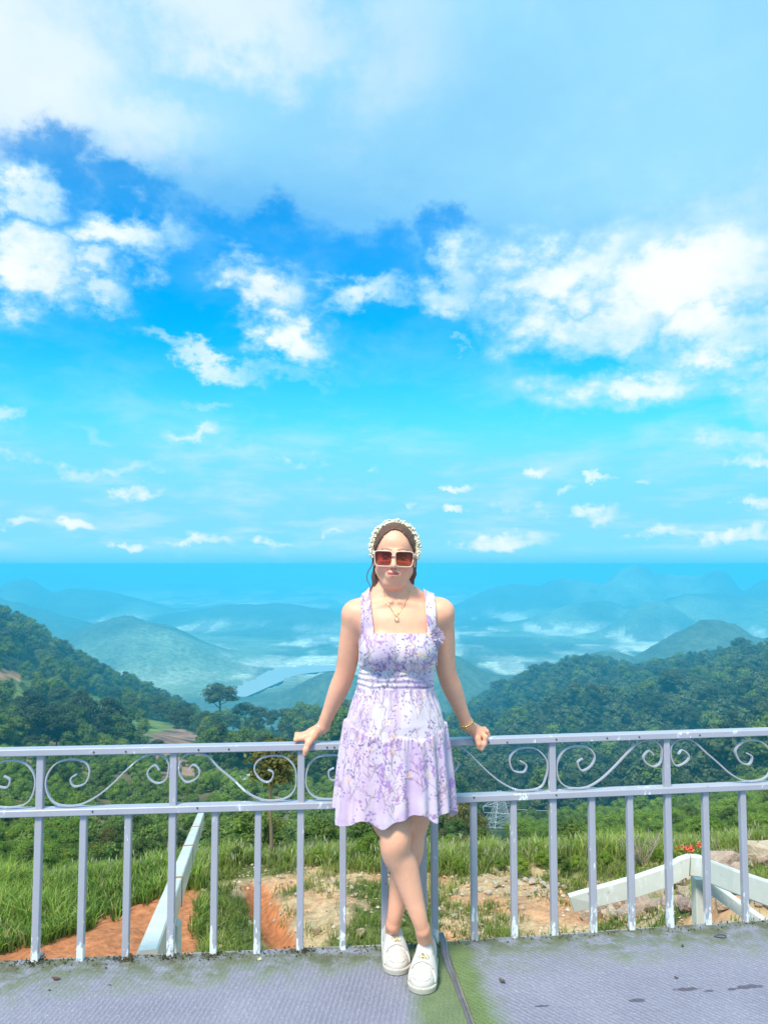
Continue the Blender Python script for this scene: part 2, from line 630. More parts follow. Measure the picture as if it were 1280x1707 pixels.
# ------------------------------------------------------------------ terrain
YS = [13, 20, 30, 45, 65, 100, 150, 220, 300, 400, 520, 650, 800, 950, 1150, 1500]
PROF = {
    -900: [1470, 1480, 1450, 1400, 1350, 1290, 1220, 1150, 1080, 1020, 975, 950, 945, 965, 1010, 1150],
    -300: [1480, 1490, 1470, 1430, 1390, 1335, 1280, 1215, 1150, 1080, 1020, 985, 985, 1010, 1060, 1170],
    0: [1480, 1490, 1475, 1435, 1400, 1345, 1295, 1245, 1185, 1120, 1065, 1032, 1042, 1080, 1150, 1200],
    100: [1478, 1490, 1475, 1440, 1400, 1350, 1300, 1255, 1210, 1160, 1110, 1088, 1105, 1140, 1180, 1210],
    200: [1465, 1490, 1475, 1440, 1400, 1355, 1310, 1266, 1232, 1195, 1158, 1142, 1160, 1185, 1205, 1225],
    280: [1455, 1485, 1475, 1440, 1405, 1362, 1318, 1278, 1245, 1215, 1188, 1180, 1195, 1210, 1220, 1230],
    350: [1442, 1480, 1470, 1440, 1410, 1370, 1325, 1285, 1252, 1226, 1206, 1204, 1225, 1240, 1240, 1235],
    450: [1435, 1470, 1470, 1440, 1410, 1375, 1335, 1300, 1268, 1243, 1228, 1230, 1245, 1255, 1255, 1242],
    540: [1430, 1465, 1470, 1440, 1415, 1385, 1345, 1315, 1282, 1255, 1243, 1248, 1258, 1262, 1256, 1240],
    640: [1430, 1465, 1470, 1445, 1420, 1390, 1360, 1330, 1300, 1278, 1266, 1266, 1266, 1262, 1250, 1235],
    780: [1430, 1465, 1465, 1440, 1412, 1402, 1402, 1392, 1370, 1335, 1292, 1258, 1232, 1214, 1202, 1228],
    840: [1428, 1462, 1465, 1440, 1414, 1404, 1406, 1398, 1372, 1332, 1284, 1240, 1206, 1180, 1164, 1205],
    900: [1425, 1460, 1465, 1440, 1415, 1405, 1410, 1400, 1375, 1328, 1272, 1222, 1182, 1154, 1138, 1182],
    960: [1425, 1460, 1465, 1440, 1415, 1400, 1405, 1395, 1370, 1320, 1260, 1205, 1165, 1135, 1116, 1160],
    1060: [1422, 1458, 1462, 1438, 1408, 1390, 1392, 1382, 1356, 1306, 1246, 1190, 1150, 1122, 1118, 1155],
    1130: [1420, 1454, 1458, 1434, 1402, 1380, 1378, 1366, 1338, 1288, 1230, 1174, 1134, 1108, 1104, 1148],
    1200: [1415, 1450, 1450, 1425, 1395, 1370, 1360, 1345, 1310, 1260, 1205, 1150, 1117, 1096, 1096, 1140],
    1280: [1410, 1445, 1445, 1415, 1380, 1350, 1335, 1310, 1275, 1225, 1170, 1127, 1098, 1086, 1088, 1130],
    1600: [1405, 1440, 1430, 1395, 1350, 1310, 1275, 1235, 1190, 1140, 1095, 1060, 1040, 1040, 1055, 1110],
    2300: [1395, 1430, 1410, 1360, 1310, 1260, 1210, 1160, 1110, 1060, 1020, 990, 975, 980, 1000, 1080],
}
HILLS = [(215, 4.8, 1022, 130, .17), (-60, 6.0, 988, 200, .2), (45, 9, 964, 60, .12), (150, 9, 982, 120, .1), (-60, 8.5, 972, 90, .12),
         (285, 4.5, 1084, 100, .09), (390, 4.5, 1106, 60, .05), (430, 8, 1006, 160, .1), (520, 7.4, 1016, 90, .07),
         (570, 3.3, 1121, 80, .07), (330, 3.3, 1178, 60, .05),
         (720, 2.9, 1076, 110, .13), (840, 2.5, 1125, 110, .10),
         (1180, 3.6, 1043, 150, .13), (1320, 3.8, 1050, 130, .12), (1010, 3.2, 1090, 110, .09), (1500, 4.2, 1020, 200, .15),
         (1090, 6.6, 1006, 70, .04), (1180, 7.6, 990, 150, .08), (990, 7.4, 1002, 110, .05), (1330, 7.4, 994, 140, .08),
         (1050, 9.4, 947, 62, .08), (1190, 9.4, 950, 48, .07), (1120, 9.6, 958, 130, .08), (950, 9.2, 964, 100, .07), (1300, 9.0, 960, 90, .08), (860, 9.6, 970, 90, .06),
         (840, 9.5, 1018, 80, .035), (700, 8.6, 1024, 60, .03), (930, 8.3, 1030, 70, .03), (880, 15, 984, 130, .06),
         (300, 17, 972, 200, .06), (560, 20, 964, 200, .05), (180, 26, 957, 150, .05), (760, 30, 956, 180, .05),
         (2000, 9, 960, 300, .2), (-700, 8, 960, 250, .2)]
ZP = -300.0
HILLS = [(a, max(b * .5, 1.72), c, d, e) for a, b, c, d, e in HILLS]


def _tanrow(py):
    v = (853.5 - py) / F
    return (SP + CP * v) / (CP - SP * v)


def _make_profile():
    xs = sorted(PROF)
    for x_ in xs:                                             # the right ridge sits a little lower
        if 1000 < x_ < 1700:
            for k_ in range(11, 15):
                PROF[x_][k_] += (8, 16, 26, 28)[k_ - 11]
    gx = np.linspace(-900, 2300, 641)
    gl = np.linspace(math.log(13), math.log(1500), 260)
    tab = np.zeros((len(xs), len(gl)))
    for i, x in enumerate(xs):
        tab[i] = np.interp(gl, np.log(YS), PROF[x])
    full = np.zeros((len(gx), len(gl)))
    for j in range(len(gl)):
        full[:, j] = np.interp(gx, xs, tab[:, j])
    ker = np.exp(-np.linspace(-2, 2, 13) ** 2); ker /= ker.sum()
    pad = np.pad(full, ((6, 6), (6, 6)), 'edge')
    pad = np.apply_along_axis(lambda r: np.convolve(r, ker, 'valid'), 0, pad)
    pad = np.apply_along_axis(lambda r: np.convolve(r, ker, 'valid'), 1, pad)
    return gx, gl, pad


_GX, _GL, _TAB = _make_profile()


def _lookup(px, Y):
    fx = np.clip((px - _GX[0]) / (_GX[1] - _GX[0]), 0, len(_GX) - 1.001)
    fy = np.clip((np.log(np.maximum(Y, 1)) - _GL[0]) / (_GL[1] - _GL[0]), 0, len(_GL) - 1.001)
    i, j = fx.astype(int), fy.astype(int)
    a, b = fx - i, fy - j
    return (_TAB[i, j] * (1 - a) + _TAB[i + 1, j] * a) * (1 - b) + (_TAB[i, j + 1] * (1 - a) + _TAB[i + 1, j + 1] * a) * b


def height(X, Y):
    X = np.asarray(X, dtype=np.float64)
    Y = np.asarray(Y, dtype=np.float64)
    px = 640 + F * X / np.maximum(Y, 4.0)
    row = _lookup(px, Y)
    zprof = CAMH + _tanrow(row) * Y
    # terrace right below the deck
    z13 = CAMH + _tanrow(_lookup(px, np.full_like(Y, 13.0))) * 13
    t = np.clip((Y - 5.0) / 8.0, 0, 1)
    znear = -2.55 + (z13 + 2.55) * t ** 1.2
    znear = znear + 1.15 * sstep(0.55, 2.3, X - 0.13 * Y - 0.1) * sstep(10.5, 7.0, Y)        # rocky bank on the right
    znear = znear + 0.16 * (fbm(X * 0.5, Y * 0.5, 3, 4) - 0.5) + 0.20 * (fbm(X * 2.1, Y * 2.1, 5, 4, .6) - 0.5)
    gx = -1.05 + 0.35 * np.sin(Y * 0.9) * 0.4 + (Y - 8) * -0.2                          # erosion gully
    znear = znear - 0.22 * np.exp(-((X - gx) / 0.16) ** 2) * sstep(12.5, 10.5, Y)
    z = np.where(Y < 13, znear, zprof)
    # far plain and hills
    u = px
    l = np.log(np.maximum(Y, 1) / 1000.0)
    base = np.interp(np.log(np.maximum(Y, 1)), np.log([1500, 1750, 200000]), [-292, ZP, ZP])
    z1500 = CAMH + _tanrow(_lookup(px, np.full_like(Y, 1500.0))) * 1500
    k = sstep(math.log(1500), math.log(1700), np.log(np.maximum(Y, 1)))
    base = np.where(Y < 2000, z1500 * (1 - k) + base * k, base)
    acc = np.zeros_like(base)
    far = Y > 1300
    if far.any():
        uf, lf = u[far], l[far]
        wob = 22 * (fbm(X[far] / 900, Y[far] / 900, 31, 3) - .5)
        a = np.zeros(uf.shape)
        for (hx, hk, hy, sx, sl) in HILLS:
            zp = CAMH + _tanrow(hy) * hk * 1000
            g = np.exp(-np.abs((uf + wob - hx) / sx) ** 2.2 - np.abs((lf - math.log(hk)) / sl) ** 2.2)
            a += (np.maximum(zp - ZP, 0) * g) ** 6
        acc[far] = a ** (1 / 6.0)
    rid = 1 - np.abs(2 * fbm(X / 240, Y / 240, 11, 5, .55) - 1)
    rid2 = 1 - np.abs(2 * fbm(X / 700, Y / 700, 14, 3) - 1)
    acc = acc * (1 + .22 * (fbm(X / 130, Y / 130, 15, 4, .55) - .5))
    zfar = base + acc * (0.58 + 0.20 * rid + 0.30 * rid2) + 5 * (fbm(X / 300, Y / 300, 12, 3) - .5)
    z = np.where(Y > 1500, zfar, z)
    # relief by scale
    z = z + np.where(Y > 13, (fbm(X / 7, Y / 7, 21, 3) - .5) * 0.9 * sstep(13, 40, Y), 0)
    z = z + (fbm(X / 45, Y / 45, 22, 3) - .5) * 9 * sstep(60, 220, Y) * sstep(1700, 1400, Y)
    z = z + (fbm(X / 190, Y / 190, 23, 3) - .5) * 46 * sstep(260, 620, Y) * sstep(1700, 1400, Y)
    # reservoir basin with low banks
    hard, soft = lake_mask(X, Y)
    z = z * (1 - soft) + np.minimum(z, ZP + 2.5) * soft
    z = np.where((soft > .05) & (hard < .5), np.maximum(z, ZP + 1.5), z)
    z = np.where(hard > .5, ZP - 12, z)
    return z


LAKE_PX = [(380, 1153), (430, 1128), (470, 1112), (520, 1108), (600, 1109), (600, 1117), (560, 1118), (500, 1124), (470, 1135), (440, 1148), (415, 1158), (385, 1162)]
LAKE = np.array([tuple(PZ(x, y, ZP)[:2]) for x, y in LAKE_PX])


def poly_mask(x, y, poly):
    ins = np.zeros(np.shape(x), dtype=bool)
    n = len(poly)
    for i in range(n):
        x1, y1 = poly[i]
        x2, y2 = poly[(i + 1) % n]
        c = ((y1 > y) != (y2 > y)) & (x < (x2 - x1) * (y - y1) / (y2 - y1 + 1e-12) + x1)
        ins ^= c
    return ins


def lake_mask(X, Y):
    c = LAKE.mean(0)
    hard, soft = np.zeros(np.shape(X)), np.zeros(np.shape(X))
    s = (np.abs(X - c[0]) < 2500) & (np.abs(Y - c[1]) < 2500)
    if np.any(s):
        jx = X[s] + 40 * (fbm(X[s] / 90, Y[s] / 90, 41, 3) - .5)
        jy = Y[s] + 70 * (fbm(X[s] / 90, Y[s] / 90, 43, 3) - .5)
        acc, off = 0, [(dx * r_, dy * r_ * 1.6) for r_ in (30, 70, 120) for dx, dy in ((1, 0), (-1, 0), (0, 1), (0, -1), (.7, .7), (-.7, .7), (.7, -.7), (-.7, -.7))]
        for ox, oy in off:
            acc = acc + poly_mask(jx + ox, jy + oy, LAKE)
        m0 = poly_mask(jx, jy, LAKE)
        hard[s] = m0
        soft[s] = np.where(m0, 1.0, np.clip(acc / len(off) * 2.2, 0, 1))
    return hard, soft


def hz(x, y):
    return float(height(np.array([x]), np.array([y]))[0])


def zone_color(X, Y, Z):
    px, py = PX(X, Y, Z)
    n1 = fbm(X / np.maximum(Y, 5) * 40, np.log(np.maximum(Y, 1)) * 30, 51, 4)
    col = np.zeros(X.shape + (3,))
    forest = np.array([.030, .050, .016])
    col[:] = forest
    mid = (Y >= 13) & (Y < 1500)
    # clearings and plantation slopes of the near hills
    cl = sstep(.50, .62, fbm(X / 38, Y / 38, 52, 3)) * sstep(520, 380, Y)
    soil = np.array([.17, .15, .065]) * (0.7 + .6 * fbm(X / 9, Y / 9, 55, 3))[..., None]
    pk = (sstep(30, 45, Y) * sstep(330, 250, Y) * sstep(830, 780, px))[..., None]
    mbase = forest * (1 - cl[..., None]) + np.array([.15, .20, .05]) * cl[..., None]
    col = np.where(mid[..., None], mbase * (1 - pk) + soil * pk, col)
    jx, jy = px + 26 * (fbm(X / 6, Y / 6, 53, 3) - .5), py + 14 * (fbm(X / 6, Y / 6, 54, 3) - .5)

    def paint(poly, c, lo, hi):
        s = poly_mask(jx, jy, poly) & (Y > lo) & (Y < hi)
        col[s] = np.array(c)
    paint([(110, 1150), (190, 1165), (205, 1250), (120, 1215)], (.13, .19, .04), 150, 600)
    paint([(205, 1195), (250, 1200), (320, 1225), (250, 1260), (205, 1245)], (.14, .20, .045), 150, 600)
    paint([(245, 1225), (300, 1215), (340, 1230), (340, 1295), (270, 1300), (260, 1250)], (.27, .17, .12), 110, 600)
    paint([(0, 1118), (20, 1116), (42, 1132), (0, 1134)], (.42, .24, .13), 200, 700)
    paint([(395, 1300), (425, 1295), (432, 1320), (405, 1325)], (.40, .30, .20), 80, 500)
    paint([(535, 1290), (575, 1290), (575, 1315), (535, 1310)], (.33, .26, .18), 80, 500)
    paint([(225, 1290), (255, 1285), (250, 1320), (205, 1325)], (.22, .17, .09), 80, 500)
    tr = (np.abs(px - (197 + 3 * np.sin(py / 9))) < 5.5) & (py > 1180) & (py < 1236) & mid
    col[tr] = (.46, .29, .17)
    paint([(790, 1400), (930, 1412), (930, 1440), (790, 1440)], (.22, .10, .06), 13, 60)
    # far plain: fields, villages, woods
    far = Y >= 1500
    flat = sstep(-255, -290, Z)
    patch = fbm(X / 260, Y / 760, 61, 5, .6)
    fld = flat * sstep(.40, .54, patch) * sstep(1700, 2300, Y)
    cell = _hash(np.floor(X / 70 + .3 * vnoise(X / 200, Y / 200, 65)), np.floor(Y / 150), 62)
    fcol = np.array([.74, .78, .60]) * (0.2 + 1.0 * cell)[..., None]
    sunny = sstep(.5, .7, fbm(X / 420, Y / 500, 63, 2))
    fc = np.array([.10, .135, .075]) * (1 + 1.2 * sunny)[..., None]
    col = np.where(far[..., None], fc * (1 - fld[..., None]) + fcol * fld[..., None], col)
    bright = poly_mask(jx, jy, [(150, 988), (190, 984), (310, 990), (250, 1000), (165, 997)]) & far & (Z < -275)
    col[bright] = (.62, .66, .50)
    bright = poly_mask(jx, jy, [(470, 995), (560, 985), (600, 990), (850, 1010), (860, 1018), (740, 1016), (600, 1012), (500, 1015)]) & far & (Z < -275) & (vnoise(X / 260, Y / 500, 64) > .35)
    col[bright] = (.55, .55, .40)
    # terrace below the deck
    near = Y < 13
    g = fbm(X * 0.9, Y * 0.9, 71, 4, .6)
    so = sstep(.45, .7, fbm(X * 1.4, Y * 1.4, 76, 3))[..., None]
    sand = (np.array([.50, .36, .21]) * (1 - so) + np.array([.52, .29, .16]) * so) * (0.7 + .6 * fbm(X * 5, Y * 5, 72, 3))[..., None]
    gr = np.array([.10, .13, .04])
    k = sstep(.50, .60, g)[..., None]
    c = sand * (1 - k) + gr * k
    rx, ry = px + 24 * (fbm(X * 1.3, Y * 1.3, 73, 3) - .5), py + 18 * (fbm(X * 1.3, Y * 1.3, 74, 3) - .5)
    red = poly_mask(rx, ry, [(-200, 1640), (-80, 1605), (0, 1592), (60, 1572), (150, 1541), (230, 1506), (290, 1480), (335, 1484), (322, 1540), (345, 1640), (300, 1900), (-200, 1900)])
    lg = poly_mask(rx, ry, [(-300, 1380), (330, 1430), (345, 1470), (420, 1500), (430, 1580), (330, 1600), (320, 1480), (-300, 1620)]) & ~red
    c[lg] = gr * (0.8 + .4 * g[lg])[..., None]
    c[red] = np.array([.46, .185, .085]) * (0.85 + .3 * fbm(X * 3, Y * 3, 75, 4)[red])[..., None]
    gx = -1.05 + 0.35 * np.sin(Y * 0.9) * 0.4 + (Y - 8) * -0.2
    gl = np.exp(-((X - gx) / 0.2) ** 2) * sstep(12.6, 11, Y) * (g < .62) > .35
    c[gl] = np.array([.50, .19, .08]) * (0.8 + .4 * g[gl])[..., None]
    edge = sstep(12.4, 13.2, Y + 2.2 * (g - .5))[..., None]
    c = c * (1 - edge) + gr * edge
    col = np.where(near[..., None], c, col)
    return col


def ground_mat():
    M = Mat('ground')
    base = M.attr('col')
    pos = M.pos()
    g = M.node('ShaderNodeNewGeometry')
    cd = M.node('ShaderNodeSeparateXYZ')
    M.nt.links.new(g.outputs['Position'], cd.inputs[0])
    dist = cd.outputs[1]
    fn = M.noise(pos, 9.0, 6, 0.65)                    # grit, near
    near = M.mix(1.0, base, M.ramp(fn, [(0.25, (.55, .55, .55)), (0.75, (1.45, 1.45, 1.45))]), 'MULTIPLY')
    vor = M.noise(pos, 0.075, 6, 0.7)                   # tree crowns, far woods
    tint = M.noise(pos, 0.009, 4, .6)
    canopy = M.math('MULTIPLY', M.rng(vor, 0.3, 0.7, 0.45, 1.6), M.rng(tint, 0.3, 0.7, 0.7, 1.35))
    cc = M.node('ShaderNodeCombineColor')
    for i in range(3):
        M.set(cc, i, canopy)
    farc = M.mix(1.0, base, cc.outputs[0], 'MULTIPLY')
    k = M.rng(dist, 13, 60)
    M.p(Base_Color=M.mix(k, near, farc), Roughness=0.95)
    M.b.inputs['Specular IOR Level'].default_value = 0.1
    h = M.math('ADD', M.math('MULTIPLY', M.math('MULTIPLY', fn, 0.05), M.math('SUBTRACT', 1.0, k)), M.math('MULTIPLY', M.math('MULTIPLY', vor, 7.0), M.rng(dist, 300, 1500)))
    M.bump(h, 0.8, 1.0)
    return M.m


MATG = ground_mat()


def build_terrain():
    nr, ncol = 640, 520
    ys = np.exp(np.linspace(math.log(2.2), math.log(82000), nr))
    us = np.linspace(-1.25, 1.25, ncol)
    us = np.sign(us) * np.abs(us) ** 1.15 / (1.25 ** .15)
    U, Yg = np.meshgrid(us, ys, indexing='ij')
    X = U * (Yg + 5.0)
    Z = height(X, Yg)
    C = zone_color(X, Yg, Z)
    V = np.stack([X, Yg, Z], -1).reshape(-1, 3)
    idx = np.arange(ncol * nr).reshape(ncol, nr)
    q = np.stack([idx[:-1, :-1], idx[1:, :-1], idx[1:, 1:], idx[:-1, 1:]], -1).reshape(-1, 4)
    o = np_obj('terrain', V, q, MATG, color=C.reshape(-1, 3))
    tag(o, kind='structure')
    # sheet under and behind the deck
    mb = MB()
    mb.add([(-60, -60, -3.2), (60, -60, -3.2), (60, 2.4, -3.2), (-60, 2.4, -3.2)], [(0, 1, 2, 3)])
    g = mb.build('ground', plain('packed_earth', (.28, .18, .11), .95, scale=2))
    tag(g, kind='structure')


build_terrain()

# reservoir
M = Mat('water')
M.p(Base_Color=(.48, .52, .48), Roughness=0.3)
M.bump(M.noise(M.pos(), .05, 3), 0.15, 1.0)
lk = MB()
_lo = [tuple(LAKE.mean(0) + (q - LAKE.mean(0)) * 1.12) for q in LAKE]
_n = len(_lo)
_sm = []
for i in range(_n):
    p0, p1, p2, p3 = (np.array(_lo[(i + k) % _n]) for k in (-1, 0, 1, 2))
    for t in (0, .25, .5, .75):
        _sm.append(.5 * (2 * p1 + (p2 - p0) * t + (2 * p0 - 5 * p1 + 4 * p2 - p3) * t * t + (3 * p1 - p0 - 3 * p2 + p3) * t ** 3))
lk.add([(x, y, ZP - 1.0) for x, y in _sm], [tuple(range(len(_sm)))])
tag(lk.build('lake', M.m), kind='structure')

# ------------------------------------------------------------------ deck, fence lines
RT = 0.757                                                     # top of the hand rail
LA, LB = PZ(-75, 1252.0, RT), PZ(712, 1236.3, RT)
RA, RB = PZ(719, 1234.3, RT), PZ(1350, 1214.3, RT)


class Line:
    def __init__(self, a, b):
        self.a = Vector((a.x, a.y, 0)); self.b = Vector((b.x, b.y, 0))
        self.d = (self.b - self.a).normalized()
        self.n = Vector((-self.d.y, self.d.x, 0))               # away from the deck
        self.a = self.a + self.n * 0.025
        self.b = self.b + self.n * 0.025

    def hit(self, px, py):
        """ray of a photo pixel with the vertical plane of the fence"""
        p = P(px, py, 1.0) - Vector((0, 0, CAMH))
        t = (self.a.x * self.d.y - self.a.y * self.d.x) / (p.x * self.d.y - p.y * self.d.x)
        q = p * t
        return Vector((q.x, q.y, q.z + CAMH))

    def at(self, s, z, off=0.0):
        p = self.a + self.d * s + self.n * off
        return Vector((p.x, p.y, z))

    def s_of(self, p):
        return (Vector((p.x, p.y, 0)) - self.a).dot(self.d)


FL, FR = Line(LA, LB), Line(RA, RB)


def carpet_mat(name, rot, green):
    """faded woven floor covering: ribs, grit, algae, stains"""
    M = Mat(name)
    pos = M.pos()
    rp = M.pos(rot=(0, 0, rot))
    wv = M.node('ShaderNodeTexWave', wave_type='BANDS', bands_direction='X')
    M.nt.links.new(rp, wv.inputs[0])
    wv.inputs['Scale'].default_value = 19.0
    wv.inputs['Distortion'].default_value = 3.5
    wv.inputs['Detail'].default_value = 3.0
    wv.inputs['Detail Scale'].default_value = 3.0
    wave = wv.outputs['Fac']
    grit = M.noise(pos, 190, 3, 0.7)
    n1 = M.noise(pos, 3.2, 6, 0.65)
    n2 = M.noise(pos, 13, 5, 0.65)
    c = M.ramp(n1, [(0.30, (.22, .225, .30)), (0.50, (.29, .295, .385)), (0.70, (.37, .372, .455))])
    c = M.mix(M.rng(wave, .45, 1, 0, .5), c, (.50, .48, .53))
    c = M.mix(M.rng(grit, .45, .72, 0, .75), c, (.17, .165, .21))
    mid = M.noise(pos, 62, 4, .7)
    c = M.mix(M.rng(mid, .35, .65, 0, .55), M.mix(.5, c, (.19, .19, .25)), c)
    c = M.mix(M.rng(mid, .60, .75, 0, .5), c, (.52, .52, .60))
    spk = M.voro(pos, 120, out='Distance')
    rnd = M.voro(pos, 120, out='Color')
    sx = M.node('ShaderNodeSeparateColor'); M.nt.links.new(rnd, sx.inputs[0])
    dots = M.math('MULTIPLY', M.rng(spk, .22, .10), M.rng(sx.outputs[0], .88, .9))
    c = M.mix(M.math('MULTIPLY', dots, .75), c, (.75, .76, .74))
    # algae along the outer edge and beside the joint
    sp = M.node('ShaderNodeSeparateXYZ')
    M.nt.links.new(pos, sp.inputs[0])
    x, y = sp.outputs[0], sp.outputs[1]
    edge = M.math('SUBTRACT', y, M.math('MULTIPLY_ADD', x, 0.118, 2.86))
    ed = M.math('ADD', edge, M.math('MULTIPLY', M.math('SUBTRACT', n1, .5), .45))
    eg = M.rng(ed, -0.13, 0.06, 0, .8)
    jl = M.math('SUBTRACT', x, M.math('MULTIPLY_ADD', y, -0.10, 0.495))
    jl = M.math('ADD', jl, M.math('MULTIPLY', M.math('SUBTRACT', n1, .5), .2))
    if green:
        jg = M.math('MULTIPLY', M.rng(jl, .17, .09), .95)
    else:
        jg = M.math('MULTIPLY', M.rng(jl, -.17, -.09), .85)
    alg = M.math('MAXIMUM', M.math('MULTIPLY', eg, M.rng(n2, .36, .6)), jg)
    gc = M.mix(n2, (.10, .15, .045), (.25, .34, .13))
    gc = M.mix(M.rng(grit, .42, .66, 0, .65), gc, (.05, .085, .025))
    c = M.mix(alg, c, gc)
    dirt = M.math('MULTIPLY', M.rng(ed, -0.03, .10), M.rng(n2, .4, .6))
    c = M.mix(M.math('MULTIPLY', dirt, .7), c, (.10, .085, .06))
    # damp marks
    for (px, py, w, h) in STAINS if green else []:
        p = PZ(px, py, 0.0)
        mp = M.node('ShaderNodeMapping', vector_type='TEXTURE')
        mp.inputs['Location'].default_value = (p.x, p.y, 0)
        mp.inputs['Rotation'].default_value = (0, 0, .1)
        mp.inputs['Scale'].default_value = (w, h, 100)
        M.nt.links.new(pos, mp.inputs[0])
        ln = M.node('ShaderNodeVectorMath', operation='LENGTH')
        M.nt.links.new(mp.outputs[0], ln.inputs[0])
        s = M.rng(M.math('ADD', ln.outputs['Value'], M.math('MULTIPLY_ADD', M.noise(pos, 45, 3), 1.6, -.8)), 1.0, .7)
        c = M.mix(M.math('MULTIPLY', s, .8), c, (.085, .075, .105))
    M.p(Base_Color=c, Roughness=0.9)
    M.b.inputs['Specular IOR Level'].default_value = 0.2
    h = M.math('ADD', M.math('MULTIPLY', wave, .4), M.math('MULTIPLY', grit, 1.0))
    h = M.math('ADD', h, M.math('ADD', M.math('MULTIPLY', n2, 1.2), M.math('MULTIPLY', mid, 1.2)))
    M.bump(h, 0.6, 0.006)
    return M.m


STAINS = [(1143, 1649, .052, .012), (1182, 1652, .02, .008), (1218, 1649, .018, .01), (1246, 1645, .052, .014), (1062, 1668, .034, .012), (904, 1677, .028, .007)]

JA, JB = PZ(733, 1553, 0.0), PZ(800, 1735, 0.0)                 # joint between the two carpets


def poly_prism(name, pts, z0, z1, mat):
    mb = MB()
    n = len(pts)
    vs = [(x, y, z1) for x, y in pts] + [(x, y, z0) for x, y in pts]
    fs = [tuple(range(n)), tuple(range(2 * n - 1, n - 1, -1))]
    fs += [(i, i + n, (i + 1) % n + n, (i + 1) % n) for i in range(n)]
    mb.add(vs, fs)
    return mb.build(name, mat)


ext = 8.0
pl0 = FL.a - FL.d * ext + FL.n * 0.022
kn = (FL.b + FR.a) / 2 + FL.n * 0.022
pr1 = FR.b + FR.d * ext + FR.n * 0.022
deck = poly_prism('deck', [(pl0.x, pl0.y), (pl0.x, -7), (pr1.x, -7), (pr1.x, pr1.y), (kn.x, kn.y)], -0.24, -0.006,
                  plain('deck_concrete', (.30, .29, .28), .9, bump=.4, scale=14))
tag(deck, kind='structure')


def ragged(a, b, n, amp, seed, nrm):
    """slightly uneven cut edge from a to b"""
    r = random.Random(seed)
    out = []
    for i in range(n + 1):
        t = i / n
        p = a + (b - a) * t + nrm * (r.uniform(-amp, amp) if 0 < i < n else 0)
        out.append((p.x, p.y))
    return out


jd = (JB - JA).normalized()
jb = JA + jd * ((-6.9 - JA.y) / jd.y)
ja = JA + jd * ((kn.y - 0.012 - JA.y) / jd.y)
eL = FL.a - FL.d * 7.8 + FL.n * 0.014
eR = FR.b + FR.d * 7.8 + FR.n * 0.014
ptsL = [(jb.x - .004, jb.y)] + [(ja.x - .004, ja.y)] + ragged(Vector((ja.x - .004, ja.y, 0)), eL, 140, .006, 4, FL.n)[1:] + [(eL.x, -6.9)]
ptsR = [(jb.x + .004, jb.y), (eR.x, -6.9)] + ragged(eR, Vector((ja.x + .004, ja.y, 0)), 140, .006, 5, FR.n)
tag(poly_prism('carpet', ptsL, -0.006, 0.0, carpet_mat('carpet_weave_left', 0.12, False)), kind='structure')
tag(poly_prism('carpet', ptsR, -0.006, 0.0, carpet_mat('carpet_weave_right', -0.75, True)), kind='structure')

# flat joint strip lying along the seam
mb = MB()
cps = [PZ(x, y, 0.006) for x, y in [(735, 1556), (740, 1572), (742, 1590), (749, 1612), (757, 1632), (765, 1655), (776, 1682), (786, 1712), (800, 1750)]]
wd = [.0095, .0125, .013, .012, .008, .007, .007, .0065, .0065]
vs, fs = [], []
for i, p in enumerate(cps):
    w = wd[i]
    for (dx, dz) in [(-w, -.005), (-w, .001), (-w * .45, .006), (w * .1, .002), (w * .5, .0065), (w, .001), (w, -.005)]:
        vs.append((p.x + dx, p.y, p.z + dz))
for i in range(len(cps) - 1):
    for j in range(6):
        a = i * 7 + j
        fs.append((a, a + 1, a + 8, a + 7))
mb.add(vs, fs, False)
tag(mb.build('joint_strip', plain('worn_rubber', (.16, .155, .18), .45, var=.45, scale=40, bump=.3)),
    'grey flattened rubber strip snaking along the carpet seam', 'strip')


# ------------------------------------------------------------------ railing
def paint_mat(name, col, chip=(.80, .84, .83), chip_lo=.64, rust=True):
    M = Mat(name)
    pos = M.pos()
    n = M.noise(pos, 7, 6, .7)
    n2 = M.noise(M.pos(scale=(1, 1, .25)), 55, 5, .7)
    c = M.mix(n, tuple(x * .86 for x in col), tuple(x * 1.1 for x in col))
    zs_ = M.node('ShaderNodeSeparateXYZ'); M.nt.links.new(pos, zs_.inputs[0])
    foot = M.math('MULTIPLY', M.rng(zs_.outputs[2], .16, .0), M.rng(zs_.outputs[2], -.01, .0, 0, .13))
    c = M.mix(M.rng(M.math('ADD', M.math('ADD', M.math('MULTIPLY', n, .55), M.math('MULTIPLY', n2, .55)), foot), chip_lo, chip_lo + .03), c, chip)
    if rust:
        n3 = M.noise(pos, 23, 6, .75)
        c = M.mix(M.rng(n3, .66, .70, 0, .8), c, (.17, .11, .08))
    M.p(Base_Color=c, Roughness=M.rng(n, .3, .7, .24, .42))
    M.b.inputs['Coat Weight'].default_value = .15
    M.b.inputs['Coat Roughness'].default_value = .16
    M.bump(n2, .18, .002)
    return M.m


MP = paint_mat('lilac_grey_paint', (.40, .40, .455))
M_SCREW = plain('dark_screw', (.05, .045, .05), .4)

